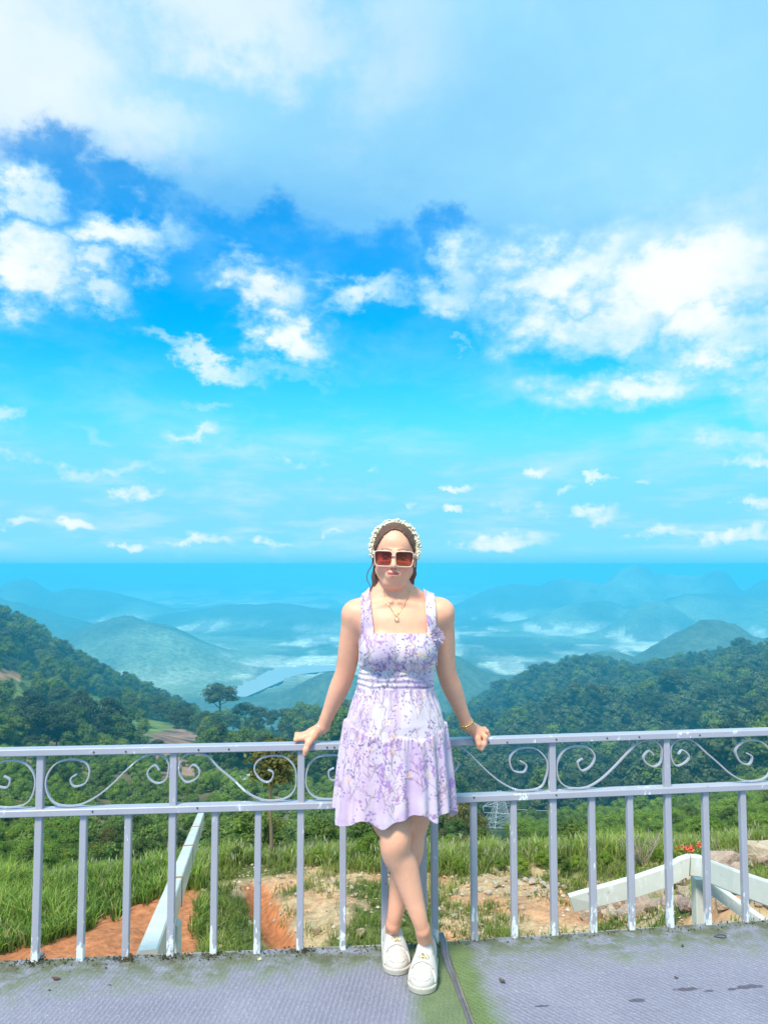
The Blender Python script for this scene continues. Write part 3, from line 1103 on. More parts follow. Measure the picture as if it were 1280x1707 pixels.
U1 = [(.255, .63), (.21, .56), (.217, .43), (.258, .39), (.325, .47), (.36, .67), (.318, .85), (.228, .905), (.108, .865), (.035, .69), (.012, .47),
      (.028, .24), (.078, .08), (.16, .018), (.288, .03), (.42, .19), (.54, .43), (.66, .70), (.75, .91), (.84, .985), (.93, .955), (.978, .83), (.988, .68),
      (.968, .5), (.917, .42), (.85, .47), (.817, .6), (.835, .71), (.88, .755), (.912, .66)]
U1B = [(.30, .56), (.285, .44), (.24, .42), (.20, .52), (.215, .70), (.28, .78), (.345, .72), (.365, .52), (.30, .33), (.2, .30), (.1, .42), (.03, .62),
       (.012, .45), (.03, .22), (.085, .06), (.17, .018), (.28, .03), (.42, .2), (.54, .43), (.66, .7), (.75, .9), (.84, .985), (.93, .95), (.978, .8), (.985, .62),
       (.96, .45), (.9, .38), (.83, .45), (.80, .6), (.83, .72), (.88, .76), (.905, .7)]


def catmull(pts, n=6):
    out = []
    for i in range(len(pts) - 1):
        p0, p1, p2, p3 = pts[max(i - 1, 0)], pts[i], pts[i + 1], pts[min(i + 2, len(pts) - 1)]
        for k in range(n):
            t = k / n
            out.append(tuple(.5 * ((2 * b) + (-a + c) * t + (2 * a - 5 * b + 4 * c - d) * t * t + (-a + 3 * b - 3 * c + d) * t ** 3)
                             for a, b, c, d in zip(p0, p1, p2, p3)))
    out.append(tuple(pts[-1]))
    return out


def railing(fl, s0, s1, posts, bars, midz, scrolls, label, screws, root_px):
    r = empty('railing', fl.at(root_px, 0))
    L = r.location.copy()
    hgt = RT - 0.0125

    def part(name, mb, mat=MP):
        return mb.build(name, mat, r, None)

    def rel(p):
        return p - L
    m_ = MB(); m_.beam(rel(fl.at(s0, hgt)), rel(fl.at(s1, hgt)), .05, .025, bev=.003); part('top_rail', m_)
    m_ = MB(); m_.beam(rel(fl.at(s0, midz)), rel(fl.at(s1, midz)), .05, .025, bev=.003); part('middle_rail', m_)
    up = Vector(fl.n)
    for s in posts:
        for (z0, z1, nm) in ((0.0, midz - .0125, 'post'), (midz + .0125, hgt - .0125, 'upright')):
            m_ = MB(); m_.beam(rel(fl.at(s, z0)), rel(fl.at(s, z1)), .026, .026, up=up, bev=.0025); part(nm, m_)
    for s in bars:
        m_ = MB(); m_.beam(rel(fl.at(s, 0.0)), rel(fl.at(s, midz - .0125)), .0245, .0245, up=up, bev=.0025); part('bar', m_)
    zl, zh = midz + .0135, hgt - .0135
    for k, (sa, sb, kind) in enumerate(scrolls):
        rnd = random.Random(k * 7 + int(sa * 100))
        pts = []
        for (a, b) in U1:
            if kind < 0:
                a = 1 - a
            if b > .05 and b < .95 and .02 < a < .98:
                a += rnd.uniform(-.006, .006); b += rnd.uniform(-.012, .012)
            pts.append((sa + .013 + (sb - sa - .026) * a, zl + .003 + (zh - zl - .006) * b))
        cv = catmull(pts, 6)
        m_ = MB()
        m_.sweep([rel(fl.at(s, z)) for s, z in cv], [(-.006, -.0024), (.006, -.0024), (.006, .0024), (-.006, .0024)], up=up, smooth=False)
        part('scroll', m_)
    for (px, py) in screws:
        p = fl.hit(px, py) - fl.n * .0262
        m_ = MB(); m_.ball(rel(p), (.0034, .003, .0034), 8, 5); part('screw', m_, M_SCREW)
    tag(r, label, 'railing', 'painted metal railing panels along the deck edge')
    return r


def S(fl, px, py=1450):
    return fl.s_of(fl.hit(px, py))


pL = [S(FL, x) for x in (64, 287, 501)]
_u = pL[1] - pL[0]
pL = [pL[0] - 3 * _u, pL[0] - 2 * _u, pL[0] - _u] + pL + [FL.s_of(FL.b) - .014]
bL = [S(FL, x) for x in (138.5, 213, 358, 430, 571.5, 641)]
bL = [pL[q] + _u * k for q in (0, 1, 2) for k in (1 / 3, 2 / 3)] + bL
mzL = FL.hit(0, 1349).z - .0125
railing(FL, pL[0] - .1, FL.s_of(FL.b), pL, bL, mzL,
        [(pL[k], pL[k + 1], -1 if k % 2 == 0 else 1) for k in range(len(pL) - 1)],
        'lilac-grey metal railing panel with scrolls, left of the woman and behind her',
        [(160, 1251), (213, 1250), (333, 1247), (383, 1246), (158, 1349), (331, 1343), (545, 1243), (557, 1243)], pL[4])
pR = [.014] + [S(FR, x) for x in (922, 1114)]
for _ in range(5):
    pR.append(pR[-1] + (pR[2] - pR[1]))
bR = [S(FR, x) for x in (789.5, 856, 987, 1050.5, 1177, 1239.5)] + [pR[k] + (pR[2] - pR[1]) * f_ for k in (3, 4, 5, 6) for f_ in (1 / 3, 2 / 3)]
mzR = FR.hit(760, 1325).z - .0125
railing(FR, 0.0, pR[-1] + .1, pR, bR, mzR,
        [(pR[k], pR[k + 1], -1 if k % 2 == 0 else 1) for k in range(len(pR) - 1)],
        'lilac-grey metal railing panel with scrolls on the right, before the rocks',
        [(811, 1235), (842, 1235), (923, 1230), (787, 1326), (923, 1322), (1060, 1226), (1160, 1223), (1007, 1228)], pR[1])


# ------------------------------------------------------------------ finding the ground under a photo pixel
_RY = np.exp(np.linspace(math.log(4.0), math.log(1490), 1500))


def ray_ground(px, py, ymin=4.0):
    u = (px - 640.0) / F
    v = (853.5 - py) / F
    dy, dz = CP - SP * v, SP + CP * v
    t = _RY / dy
    X = u * t
    Z = CAMH + dz * t
    d = Z - height(X, _RY)
    ok = np.nonzero((d <= 0) & (_RY > ymin))[0]
    i = ok[0] if len(ok) else len(_RY) - 1
    return Vector((X[i], _RY[i], hz(X[i], _RY[i])))


# ------------------------------------------------------------------ plants
def leaf_cards(C, Nrm, size, rnd, aspect=0.55, fold=0.0):
    """diamond leaves at centres C facing Nrm"""
    n = len(C)
    Nrm = Nrm / np.maximum(np.linalg.norm(Nrm, axis=1, keepdims=True), 1e-6)
    r = rnd.normal(size=(n, 3))
    a = np.cross(Nrm, r)
    a /= np.maximum(np.linalg.norm(a, axis=1, keepdims=True), 1e-6)
    b = np.cross(Nrm, a)
    s = (size * rnd.uniform(.65, 1.3, n))[:, None]
    V = np.stack([C - a * s * .5, C + b * s * .5 * aspect, C + a * s * .5, C - b * s * .5 * aspect], 1).reshape(-1, 3)
    Fc = np.arange(n * 4).reshape(n, 4)
    return V, Fc


def crown_mesh(name, lobes, n, size, seed, core=.6, jitter=.9, shell=(.72, 1.06), aspect=.55):
    rnd = np.random.default_rng(seed)
    lobes = np.array(lobes, dtype=float)
    w = (lobes[:, 3] * lobes[:, 4] + lobes[:, 4] * lobes[:, 5] + lobes[:, 3] * lobes[:, 5])
    pick = rnd.choice(len(lobes), n, p=w / w.sum())
    d = rnd.normal(size=(n, 3))
    d /= np.linalg.norm(d, axis=1, keepdims=True)
    d[:, 2] = np.where(d[:, 2] < -.45, -d[:, 2], d[:, 2])
    L = lobes[pick]
    C = L[:, :3] + d * L[:, 3:] * rnd.uniform(shell[0], shell[1], n)[:, None]
    N = d + jitter * rnd.normal(size=(n, 3)) * .6 + np.array([0, 0, .35])
    V, Fc = leaf_cards(C, N, np.full(n, size), rnd, aspect)
    me_v, me_f = [V], [Fc]
    if core > 0:
        off = len(V)
        for l in lobes:
            mbx = MB(); mbx.ball((0, 0, 0), 1.0, 7, 5)
            b = np.array(mbx.v) * (l[3:] * core) * (1 + .12 * rnd.normal(size=(len(mbx.v), 1))) + l[:3]
            q = [list(f) if len(f) == 4 else [f[0], f[1], f[2], f[2]] for f in mbx.f]
            tri = np.array([f for f in mbx.f if len(f) == 3])
            quad = np.array([f for f in mbx.f if len(f) == 4])
            me_v.append(b)
            me_f.append(('mix', tri + off, quad + off))
            off += len(b)
    V = np.concatenate(me_v)
    faces = [tuple(f) for f in me_f[0]]
    for it in me_f[1:]:
        faces += [tuple(f) for f in it[1]] + [tuple(f) for f in it[2]]
    me = bpy.data.meshes.new(name)
    me.from_pydata(V.tolist(), [], faces)
    me.update()
    return me


def trunk_mesh(name, h, r, seed, limbs=4, lean=.15, spread=.35, limb_from=.45):
    rnd = random.Random(seed)
    mb = MB()
    a = rnd.uniform(0, 6.28)
    pts = [Vector((math.cos(a) * lean * h * t * t * .5 + .03 * h * math.sin(5 * t + a) * t, math.sin(a) * lean * h * t * t * .5, h * t)) for t in [i / 7 for i in range(8)]]
    pts[0].z = -0.25 * r - .05
    mb.tube(pts, r, 7, [1.25, 1.0, .92, .84, .74, .62, .48, .3])
    for k in range(limbs):
        t = limb_from + (1 - limb_from) * rnd.random() * .85
        b = pts[0].lerp(pts[-1], t)
        i = min(int(t * 7), 6)
        b = pts[i].lerp(pts[i + 1], t * 7 - i)
        an = 6.28 * k / max(limbs, 1) + rnd.uniform(-.5, .5)
        ln = h * spread * rnd.uniform(.7, 1.2)
        e = b + Vector((math.cos(an) * ln, math.sin(an) * ln, ln * rnd.uniform(.45, .95)))
        mid = b.lerp(e, .5) + Vector((0, 0, -ln * .08))
        mb.tube([b, mid, e], r * .42, 5, [1, .7, .25])
    return mb.mesh(name)


MT_BARK = plain('bark', (.15, .12, .09), .9, var=.4, scale=5, bump=.5)
MT_PALE = plain('pale_bark', (.36, .33, .28), .85, var=.25, scale=4, bump=.4)
ML_FOREST = leaf_mat('forest_leaves', (0.060, 0.112, 0.021), (0.210, 0.285, 0.045))
ML_DARK = leaf_mat('dark_leaves', (0.032, 0.052, 0.021), (0.081, 0.109, 0.034), trans=.25)
ML_SCRUB = leaf_mat('scrub_leaves', (0.115, 0.207, 0.025), (0.310, 0.437, 0.057), trans=.4)
ML_OLIVE = leaf_mat('olive_leaves', (0.115, 0.121, 0.023), (0.241, 0.218, 0.046), trans=.3)
ML_PLANT = leaf_mat('plantation_leaves', (0.096, 0.158, 0.028), (0.245, 0.350, 0.060))
ML_BLUE = leaf_mat('ridge_leaves', (.030, .060, .026), (.13, .17, .06), trans=.25)


def lobes_round(seed, n, R, z0, z1, rl, flat=.8):
    r = random.Random(seed)
    out = []
    for i in range(n):
        a = 2.4 * i + r.uniform(-.4, .4)
        t = (i + .5) / n
        rad = R * math.sqrt(max(0, 1 - (2 * t - .85) ** 2 * .9)) * r.uniform(.45, .95)
        s = rl * r.uniform(.75, 1.25)
        out.append((math.cos(a) * rad, math.sin(a) * rad, z0 + (z1 - z0) * t, s, s, s * flat))
    return out


def make_tree(name, tm, cm, tmat, cmat):
    r = empty(name, (0, 0, 0))
    tm.materials.clear(); tm.materials.append(tmat)
    if not cm.materials:
        cm.materials.append(cmat)
    t = link(bpy.data.objects.new('trunk', tm), r)
    c = link(bpy.data.objects.new('crown', cm), r)
    return r


TREE_SRC = {}


def src(key, builder):
    TREE_SRC[key] = builder


class Kind:
    """a kind of plant: several shapes; the first use of a shape places the original, later uses copy it"""
    def __init__(self, name, shapes):
        self.name, self.shapes, self.used = name, shapes, [False] * len(shapes)

    def put(self, i, loc, scale, rz, label, cat, group=None, sz=None):
        i %= len(self.shapes)
        if not self.used[i]:
            o = self.shapes[i]
            self.used[i] = True
        else:
            o = copy_tree(self.shapes[i])
            for k in ('label', 'category', 'group'):
                if k in o: del o[k]
        o.location = loc
        o.rotation_euler = (0, 0, rz)
        o.scale = (scale, scale, scale if sz is None else sz)
        tag(o, label, cat, group)
        return o


forest = Kind('forest_tree', [make_tree('forest_tree', trunk_mesh('trunk', 7.5, .22, 10 + i, 4), crown_mesh('crown', lobes_round(20 + i, 9, 2.9, 5.0, 10.2, 1.7), 900, .62, 30 + i), MT_PALE, ML_FOREST) for i in range(4)])
umbrella = Kind('ridge_tree', [make_tree('ridge_tree', trunk_mesh('trunk', 9.5, .3, 40 + i, 6, .1, .4, .6), crown_mesh('crown', lobes_round(50 + i, 9, 4.4, 8.2, 11.2, 1.9, .55), 1000, .6, 60 + i), MT_BARK, ML_DARK) for i in range(3)])
darkt = Kind('dark_tree', [make_tree('dark_tree', trunk_mesh('trunk', 8.5, .2, 70 + i, 4, .08, .22, .5), crown_mesh('crown', lobes_round(80 + i, 9, 2.2, 4.6, 10.6, 1.35), 800, .6, 90 + i), MT_PALE, ML_DARK) for i in range(3)])
scrub = Kind('scrub_bush', [make_tree('scrub_bush', trunk_mesh('trunk', 1.7, .07, 100 + i, 5, .2, .5, .15), crown_mesh('crown', lobes_round(110 + i, 12, 1.25, .5, 2.5, .62, .85), 3000, .16, 120 + i, aspect=.45), MT_BARK, ML_SCRUB) for i in range(4)])
olive = Kind('olive_bush', [make_tree('olive_bush', trunk_mesh('trunk', 2.3, .07, 130 + i, 6, .15, .4, .2), crown_mesh('crown', lobes_round(140 + i, 11, 1.1, 1.0, 3.2, .58, .95), 2200, .15, 150 + i, core=.4), MT_BARK, ML_OLIVE) for i in range(2)])
darkb = Kind('dark_bush', [make_tree('dark_bush', trunk_mesh('trunk', 2.2, .08, 160 + i, 5, .2, .4, .2), crown_mesh('crown', lobes_round(170 + i, 12, 1.4, .6, 3.2, .7), 2600, .17, 180 + i), MT_BARK, ML_FOREST) for i in range(3)])
blue = Kind('slope_tree', [make_tree('slope_tree', trunk_mesh('trunk', 6.5, .22, 190 + i, 3), crown_mesh('crown', lobes_round(200 + i, 7, 3.0, 4.2, 9.0, 2.0, .75), 420, .95, 210 + i, core=.72), MT_PALE, ML_BLUE) for i in range(3)])
coffee = Kind('coffee_shrub', [make_tree('coffee_shrub', trunk_mesh('trunk', .9, .04, 220 + i, 3, .1, .4, .2), crown_mesh('crown', lobes_round(230 + i, 5, .55, .35, 1.25, .5, .85), 320, .26, 240 + i, core=.7), MT_BARK, ML_PLANT) for i in range(3)])

R = random.Random(5)


def put_px(kind, i, px, base_py, hpx, label, cat, group, natural, ymin=13.0, sink=0.0):
    """stand a plant on the ground seen at that pixel; hpx = height in photo pixels"""
    g = ray_ground(px, base_py, ymin)
    hm = hpx * g.y / F
    s = hm / natural
    return kind.put(i, (g.x, g.y, g.z - sink * hm), s, R.uniform(0, 6.28), label, cat, group)


# lone trees of the ridge
put_px(umbrella, 0, 365, 1226, 80, 'large dark round-crowned tree standing alone on the ridge against the lake', 'tree', None, 11.5, 300)
put_px(umbrella, 1, 408, 1228, 52, 'dark flat-topped tree just above the small pale-roofed ridge house', 'tree', None, 11.5, 300)
put_px(umbrella, 2, 430, 1228, 46, 'dark tree right behind the small pale-roofed ridge house', 'tree', None, 11.5, 300)
put_px(umbrella, 1, 453, 1230, 42, 'thin small dark tree between the ridge house and the trees by the hand', 'tree', None, 11.5, 300)
for k, (x, y, h) in enumerate([(478, 1226, 40), (490, 1226, 38), (501, 1228, 36), (514, 1232, 34), (524, 1238, 30), (484, 1236, 26)]):
    put_px(darkt if k % 2 else umbrella, k, x, y, h, '%s dark tree of the ridge clump beside the hand on the rail' % ('leftmost tall', 'tallest inner', 'middle', 'second from right', 'rightmost', 'low front')[k], 'tree', 'trees clumped on the ridge beside the left hand', 11, 200)
# dark stand of tall trees left, above the rail
for k in range(30):
    x = -30 + k * 7.6 + R.uniform(-6, 6)
    y = 1252 - .02 * x + R.uniform(-26, 8) - (14 if x < 60 else 0)
    put_px(darkt, k, x, y, R.uniform(50, 72), 'tall dark slender tree in the dense stand just above the rail at far left', 'tree', 'dark stand of tall trees on the left slope', 11, 130)
for (x, y, h, l) in [(80, 1212, 30, 'bright green tree in front of the dark stand, left above the rail'), (135, 1172, 28, 'small bare-branched tree alone in the grassy clearing of the left hill'),
                     (240, 1232, 22, 'small round tree alone on the grassy slope above the brown bare patch')]:
    put_px(forest, R.randrange(4), x, y, h, l, 'tree', None, 11, 150)
for k, (x, y, h) in enumerate([(1020, 1190, 14), (1130, 1160, 14), (1222, 1180, 18)]):
    put_px(blue, k, x, y, h, ('bluish tree in the forest straight above the railing post right of the hand', 'bluish tree high on the forested right slope near the ridge', 'greyish green tree at the right end of the forested slope')[k], 'tree', 'trees of the right forest', 9.5, 250)
for k, (x, y, h) in enumerate([(105, 1302, 12), (160, 1325, 14), (455, 1342, 12)]):
    put_px(coffee, k, x, y, h, ('low plantation shrub inside the leftmost whole scroll', 'low plantation shrub just above the middle rail, left', 'low plantation shrub behind the middle rail left of the skirt')[k], 'shrub', 'plantation shrubs', 1.7, 60)
put_px(forest, 0, 30, 1100, 20, 'rounded green tree near the far left edge of the hill', 'tree', 'trees of the left hill', 11, 200)
put_px(forest, 1, 175, 1185, 22, 'rounded green tree at the top of the orange dirt track', 'tree', 'trees of the left hill', 11, 200)
put_px(forest, 2, 290, 1205, 22, 'rounded green tree on the left hill above the brown bare patch', 'tree', 'trees of the left hill', 11, 200)
put_px(forest, 3, 330, 1212, 20, 'rounded green tree left of the lone dark ridge tree', 'tree', 'trees of the left hill', 11, 200)
# dark bushes at the lip of the terrace
for k, (x, y, h) in enumerate([(200, 1412, 42), (226, 1418, 62), (244, 1418, 48), (320, 1400, 38), (352, 1408, 44), (180, 1415, 34), (590, 1408, 36), (612, 1408, 46), (640, 1412, 44), (395, 1400, 26)]):
    put_px(darkb, k, x, y, h, 'dark green bush behind the grass, ' + ('just left of the fourth bar', 'taller one left of the white beam', 'touching the left side of the white beam', 'at the far end of the white beam', 'just right of the white beam', 'left of the third bar', 'left of the knee, smaller', 'left of the knee, taller', 'hidden partly by the front thigh', 'left of the young tree stem')[k], 'bush', 'dark bushes beyond the terrace edge', 3.6, 16)
for k, (x, y, h) in enumerate([(752, 1412, 80), (772, 1418, 86), (790, 1420, 64), (735, 1412, 70), (758, 1422, 56)]):
    put_px(olive if k in (1, 2) else darkb, k, x, y, h, ('dark bush rising just right of the skirt hem', 'tall olive-brown bush left of the first bar right of the skirt', 'olive bush between the first bar and the pylon', 'dark bush half hidden by the skirt hem', 'low dark bush in front of the olive bushes right of the skirt')[k], 'bush', 'olive bushes beside the pylon', 3.6, 16)
# bright scrub left and right
for k in range(26):
    x = -20 + (k % 9) * 19 + R.uniform(-9, 9)
    y = 1385 + (k // 9) * 32 + R.uniform(-8, 8) + max(0, 60 - x) * .1
    put_px(scrub, k, x, y, R.uniform(44, 60), 'bright green leafy bush on the slope behind the tall grass at far left', 'bush', 'bright bushes on the left slope', 2.9, 14)
for k in range(46):
    x = 868 + (k % 16) * 28 + R.uniform(-12, 12)
    row = k // 16
    y = 1424 - row * 26 - max(0, x - 1050) * .10 + R.uniform(-7, 7)
    put_px(scrub, k, x, y, R.uniform(28, 44) * (1.12 - .12 * row), 'bright green leafy bush on the slope below the power lines at right', 'bush', 'bright bushes on the right slope', 2.9, 16)
put_px(scrub, 1, 612, 1440, 44, 'small bright leafy shrub standing in the grass beside the knee', 'shrub', None, 2.9, 11)
put_px(scrub, 2, 868, 1464, 30, 'round green shrub behind the row of cream stones', 'shrub', None, 2.9, 9)

for k, (x, y, h) in enumerate([(395, 1444, 26), (530, 1442, 24), (560, 1446, 20), (655, 1448, 24), (742, 1446, 28), (765, 1456, 24), (800, 1450, 26), (835, 1452, 20), (905, 1448, 28), (938, 1462, 30), (960, 1452, 24), (1010, 1450, 26), (1045, 1446, 22), (1095, 1440, 24)]):
    put_px(scrub if k % 3 else darkb, k, x, y, h, 'low leafy weed bush poking out of the grass at the terrace edge', 'bush', 'low weeds along the terrace edge', 2.9, 9)
# young tree with a bare straight stem
g = ray_ground(453, 1436, 6)
hm = 195 * g.y / F
yt = empty('young_tree', g)
tm = trunk_mesh('trunk', hm * .93, .034, 301, 7, .03, .22, .55); tm.materials.append(plain('young_bark', (.21, .145, .09), .9, var=.3, scale=20))
link(bpy.data.objects.new('trunk', tm), yt)
w = hm * .27
cmm = crown_mesh('crown', [(0, 0, hm * .75, w * .62, w * .5, hm * .13), (-w * .35, .1, hm * .83, w * .5, w * .4, hm * .1), (w * .4, -.1, hm * .80, w * .5, w * .4, hm * .1), (0, .1, hm * .92, w * .5, w * .4, hm * .08), (w * .2, 0, hm * .66, w * .55, w * .4, hm * .08), (-w * .4, 0, hm * .68, w * .35, w * .3, hm * .06)],
                 1500, .085, 302, core=.25, shell=(.35, 1.1))
cmm.materials.append(ML_OLIVE)
link(bpy.data.objects.new('crown', cmm), yt)
tag(yt, 'young tree with thin straight brown stem and olive crown on the sandy ground', 'tree')


# ------------------------------------------------------------------ woods that read as one mass
def forest_stuff(name, pts, scl, rz, idx, kinds, part='crown'):
    n = len(pts)
    me = bpy.data.meshes.new(name)
    me.vertices.add(n)
    me.vertices.foreach_set('co', np.asarray(pts, dtype=np.float32).ravel())
    for nm, arr, tp in (('scl', scl, 'FLOAT'), ('rz', rz, 'FLOAT'), ('pick', idx, 'INT')):
        a = me.attributes.new(nm, tp, 'POINT')
        a.data.foreach_set('value', np.asarray(arr, dtype=np.float32 if tp == 'FLOAT' else np.int32))
    me.update()
    o = bpy.data.objects.new(name, me)
    link(o)
    tag(o, kind='stuff')
    ng = bpy.data.node_groups.new(name, 'GeometryNodeTree')
    ng.interface.new_socket('Geometry', in_out='INPUT', socket_type='NodeSocketGeometry')
    ng.interface.new_socket('Geometry', in_out='OUTPUT', socket_type='NodeSocketGeometry')
    N, L = ng.nodes, ng.links
    gi, go = N.new('NodeGroupInput'), N.new('NodeGroupOutput')
    jn = N.new('GeometryNodeJoinGeometry')
    for k in reversed(kinds):
        oi = N.new('GeometryNodeObjectInfo')
        oi.transform_space = 'ORIGINAL'
        oi.inputs['Object'].default_value = k
        oi.inputs['As Instance'].default_value = True
        L.new(oi.outputs['Geometry'], jn.inputs[0])
    ip = N.new('GeometryNodeInstanceOnPoints')
    L.new(gi.outputs[0], ip.inputs['Points'])
    L.new(jn.outputs[0], ip.inputs['Instance'])
    ip.inputs['Pick Instance'].default_value = True

    def named(nm, tp):
        a = N.new('GeometryNodeInputNamedAttribute')
        a.data_type = tp
        a.inputs['Name'].default_value = nm
        return a.outputs[0]
    L.new(named('pick', 'INT'), ip.inputs['Instance Index'])
    cx = N.new('ShaderNodeCombineXYZ')
    L.new(named('rz', 'FLOAT'), cx.inputs[2])
    er = N.new('FunctionNodeEulerToRotation')
    L.new(cx.outputs[0], er.inputs[0])
    L.new(er.outputs[0], ip.inputs['Rotation'])
    cs = N.new('ShaderNodeCombineXYZ')
    s = named('scl', 'FLOAT')
    for i in range(3):
        L.new(s, cs.inputs[i])
    L.new(cs.outputs[0], ip.inputs['Scale'])
    L.new(ip.outputs[0], go.inputs[0])
    md = o.modifiers.new('scatter', 'NODES')
    md.node_group = ng
    return o


def crowns(kind):
    return [c for o in kind.shapes for c in o.children if c.name.startswith('crown')]


def scatter(x0, x1, y0, y1, spacing, seed, keep):
    """random points in a wedge of the view, thinned by keep(X, Y, Z, px, py) -> probability"""
    rnd = np.random.default_rng(seed)
    area = (x1 - x0) / F * (y1 ** 2 - y0 ** 2) / 2
    n = int(area / spacing ** 2)
    Y = np.sqrt(rnd.uniform(y0 ** 2, y1 ** 2, n))
    px = rnd.uniform(x0, x1, n)
    X = (px - 640) / F * Y
    Z = height(X, Y)
    qx, qy = PX(X, Y, Z)
    k = rnd.random(n) < keep(X, Y, Z, qx, qy)
    return np.stack([X, Y, Z], 1)[k], rnd, int(k.sum())


def clear_px(px, py):
    c = poly_mask(px, py, [(108, 1148), (188, 1163), (203, 1250), (122, 1213)]) | poly_mask(px, py, [(205, 1195), (250, 1200), (322, 1225), (342, 1296), (268, 1302), (205, 1245)])
    c |= poly_mask(px, py, [(0, 1085), (60, 1110), (110, 1160), (60, 1160), (0, 1140)])
    c |= (np.abs(px - 197) < 9) & (py > 1175) & (py < 1240)
    return c


# left hill
def kL(X, Y, Z, px, py):
    p = sstep(.38, .5, fbm(X / 38, Y / 38, 52, 3) * -1 + 1.0) * .9 + .15
    p = np.where(clear_px(px, py), .06, p)
    p = np.where((px > 322) & (px < 475) & (Y > 330), p * .12, p)
    return p * (px < 560 + 0 * px)


pts, rn, n = scatter(-520, 600, 210, 760, 5.2, 1, kL)
forest_stuff('hill_woods', pts, (.38 + .95 * rn.random(n) ** 1.7) * (.85 + .35 * sstep(250, 600, pts[:, 1])), rn.uniform(0, 6.28, n), rn.choice(9, n, p=[.17, .17, .17, .17, .08, .08, .06, .05, .05]), crowns(forest) + crowns(umbrella)[:2] + crowns(darkt))


# right forest, blue with distance
def kR(X, Y, Z, px, py):
    return np.where((px > 560) & (Y > 230 + 0 * Y), .95, 0.0) * ((px < 818) | (px > 852) | (Y > 300))


pts, rn, n = scatter(560, 1500, 240, 1330, 7.8, 2, kR)
forest_stuff('valley_woods', pts, .45 + 1.9 * rn.random(n) ** 2.4, rn.uniform(0, 6.28, n), rn.choice(8, n, p=[.2, .2, .2, .1, .1, .08, .06, .06]), crowns(blue) + crowns(forest)[:2] + crowns(darkt)[:1] + crowns(umbrella)[:2])


# plantation shrubs in rows on the near slopes
def kC(X, Y, Z, px, py):
    rows = np.abs(((X * .35 + Y) / 3.4) % 1.0 - .5) < .30
    bare = poly_mask(px, py, [(245, 1225), (300, 1215), (345, 1230), (345, 1295), (270, 1305)]) | poly_mask(px, py, [(205, 1325), (225, 1290), (258, 1285), (250, 1320)]) | poly_mask(px, py, [(393, 1296), (430, 1293), (436, 1322), (400, 1327)])
    return np.where(rows & ~bare, .8, .02) * (px < 806) * (.35 + .65 * sstep(.35, .5, fbm(X / 22, Y / 22, 57, 3)))


pts, rn, n = scatter(-420, 860, 42, 300, 1.75, 3, kC)
forest_stuff('plantation_shrubs', pts, rn.uniform(.6, 1.15, n), rn.uniform(0, 6.28, n), rn.integers(0, 3, n), crowns(coffee))


# scrub cover of the near slopes
def kS(X, Y, Z, px, py):
    a = (px < 170) & (Y < 60)
    b = (px > 862)
    return np.where(a | b, .75, .10) * ((px < 806) | (px > 862) | (Y > 230))


pts, rn, n = scatter(-420, 1700, 17, 240, 2.0, 4, kS)
forest_stuff('slope_scrub', pts, rn.uniform(.18, .48, n) * (1 + 1.9 * sstep(30, 160, pts[:, 1])), rn.uniform(0, 6.28, n), rn.integers(0, 5, n), crowns(scrub) + crowns(darkb)[:1])


def kD(X, Y, Z, px, py):
    return np.where((px > 150) & (px < 900), .7, .05) * ((px < 806) | (px > 862))


pts, rn, n = scatter(100, 900, 17, 60, 2.6, 6, kD)
forest_stuff('terrace_edge_scrub', pts, rn.uniform(.22, .5, n), rn.uniform(0, 6.28, n), rn.integers(0, 5, n), crowns(darkb) + crowns(olive))


# ------------------------------------------------------------------ grass
def blades(B, hgt, wid, bend, rnd, col):
    """B (n,3) roots -> tapered curved blades"""
    n = len(B)
    a = rnd.uniform(0, 6.28, n)
    dirv = np.stack([np.cos(a), np.sin(a), np.zeros(n)], 1)
    side = np.stack([-np.sin(a), np.cos(a), np.zeros(n)], 1)
    # blades turn their flat side at random
    th = rnd.uniform(-.9, .9, n)[:, None]
    side = side * np.cos(th) + dirv * np.sin(th)
    h = hgt[:, None]; w = wid[:, None]; b = bend[:, None]
    up = np.array([0, 0, 1.0])
    p1 = B + up * h * .55 + dirv * h * b * .22
    p2 = B + up * h * (1 - .25 * b) + dirv * h * b * .8
    V = np.stack([B - side * w * .5, B + side * w * .5, p1 - side * w * .42, p1 + side * w * .42, p2], 1).reshape(-1, 3)
    i = np.arange(n)[:, None] * 5
    T = np.concatenate([i + np.array([[0, 1, 3]]), i + np.array([[0, 3, 2]]), i + np.array([[2, 3, 4]])])
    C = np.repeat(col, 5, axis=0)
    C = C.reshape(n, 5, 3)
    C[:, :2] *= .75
    return V, T, C.reshape(-1, 3)


def grass_mat():
    M = Mat('grass')
    c = M.attr('col')
    M.p(Base_Color=c, Roughness=.55)
    M.b.inputs['Specular IOR Level'].default_value = .25
    tr = M.node('ShaderNodeBsdfTranslucent')
    M.nt.links.new(c, tr.inputs[0])
    mx = M.node('ShaderNodeMixShader')
    mx.inputs[0].default_value = .4
    M.nt.links.new(M.b.outputs[0], mx.inputs[1])
    M.nt.links.new(tr.outputs[0], mx.inputs[2])
    M.nt.links.new(mx.outputs[0], M.out.inputs[0])
    return M.m


MGR = grass_mat()


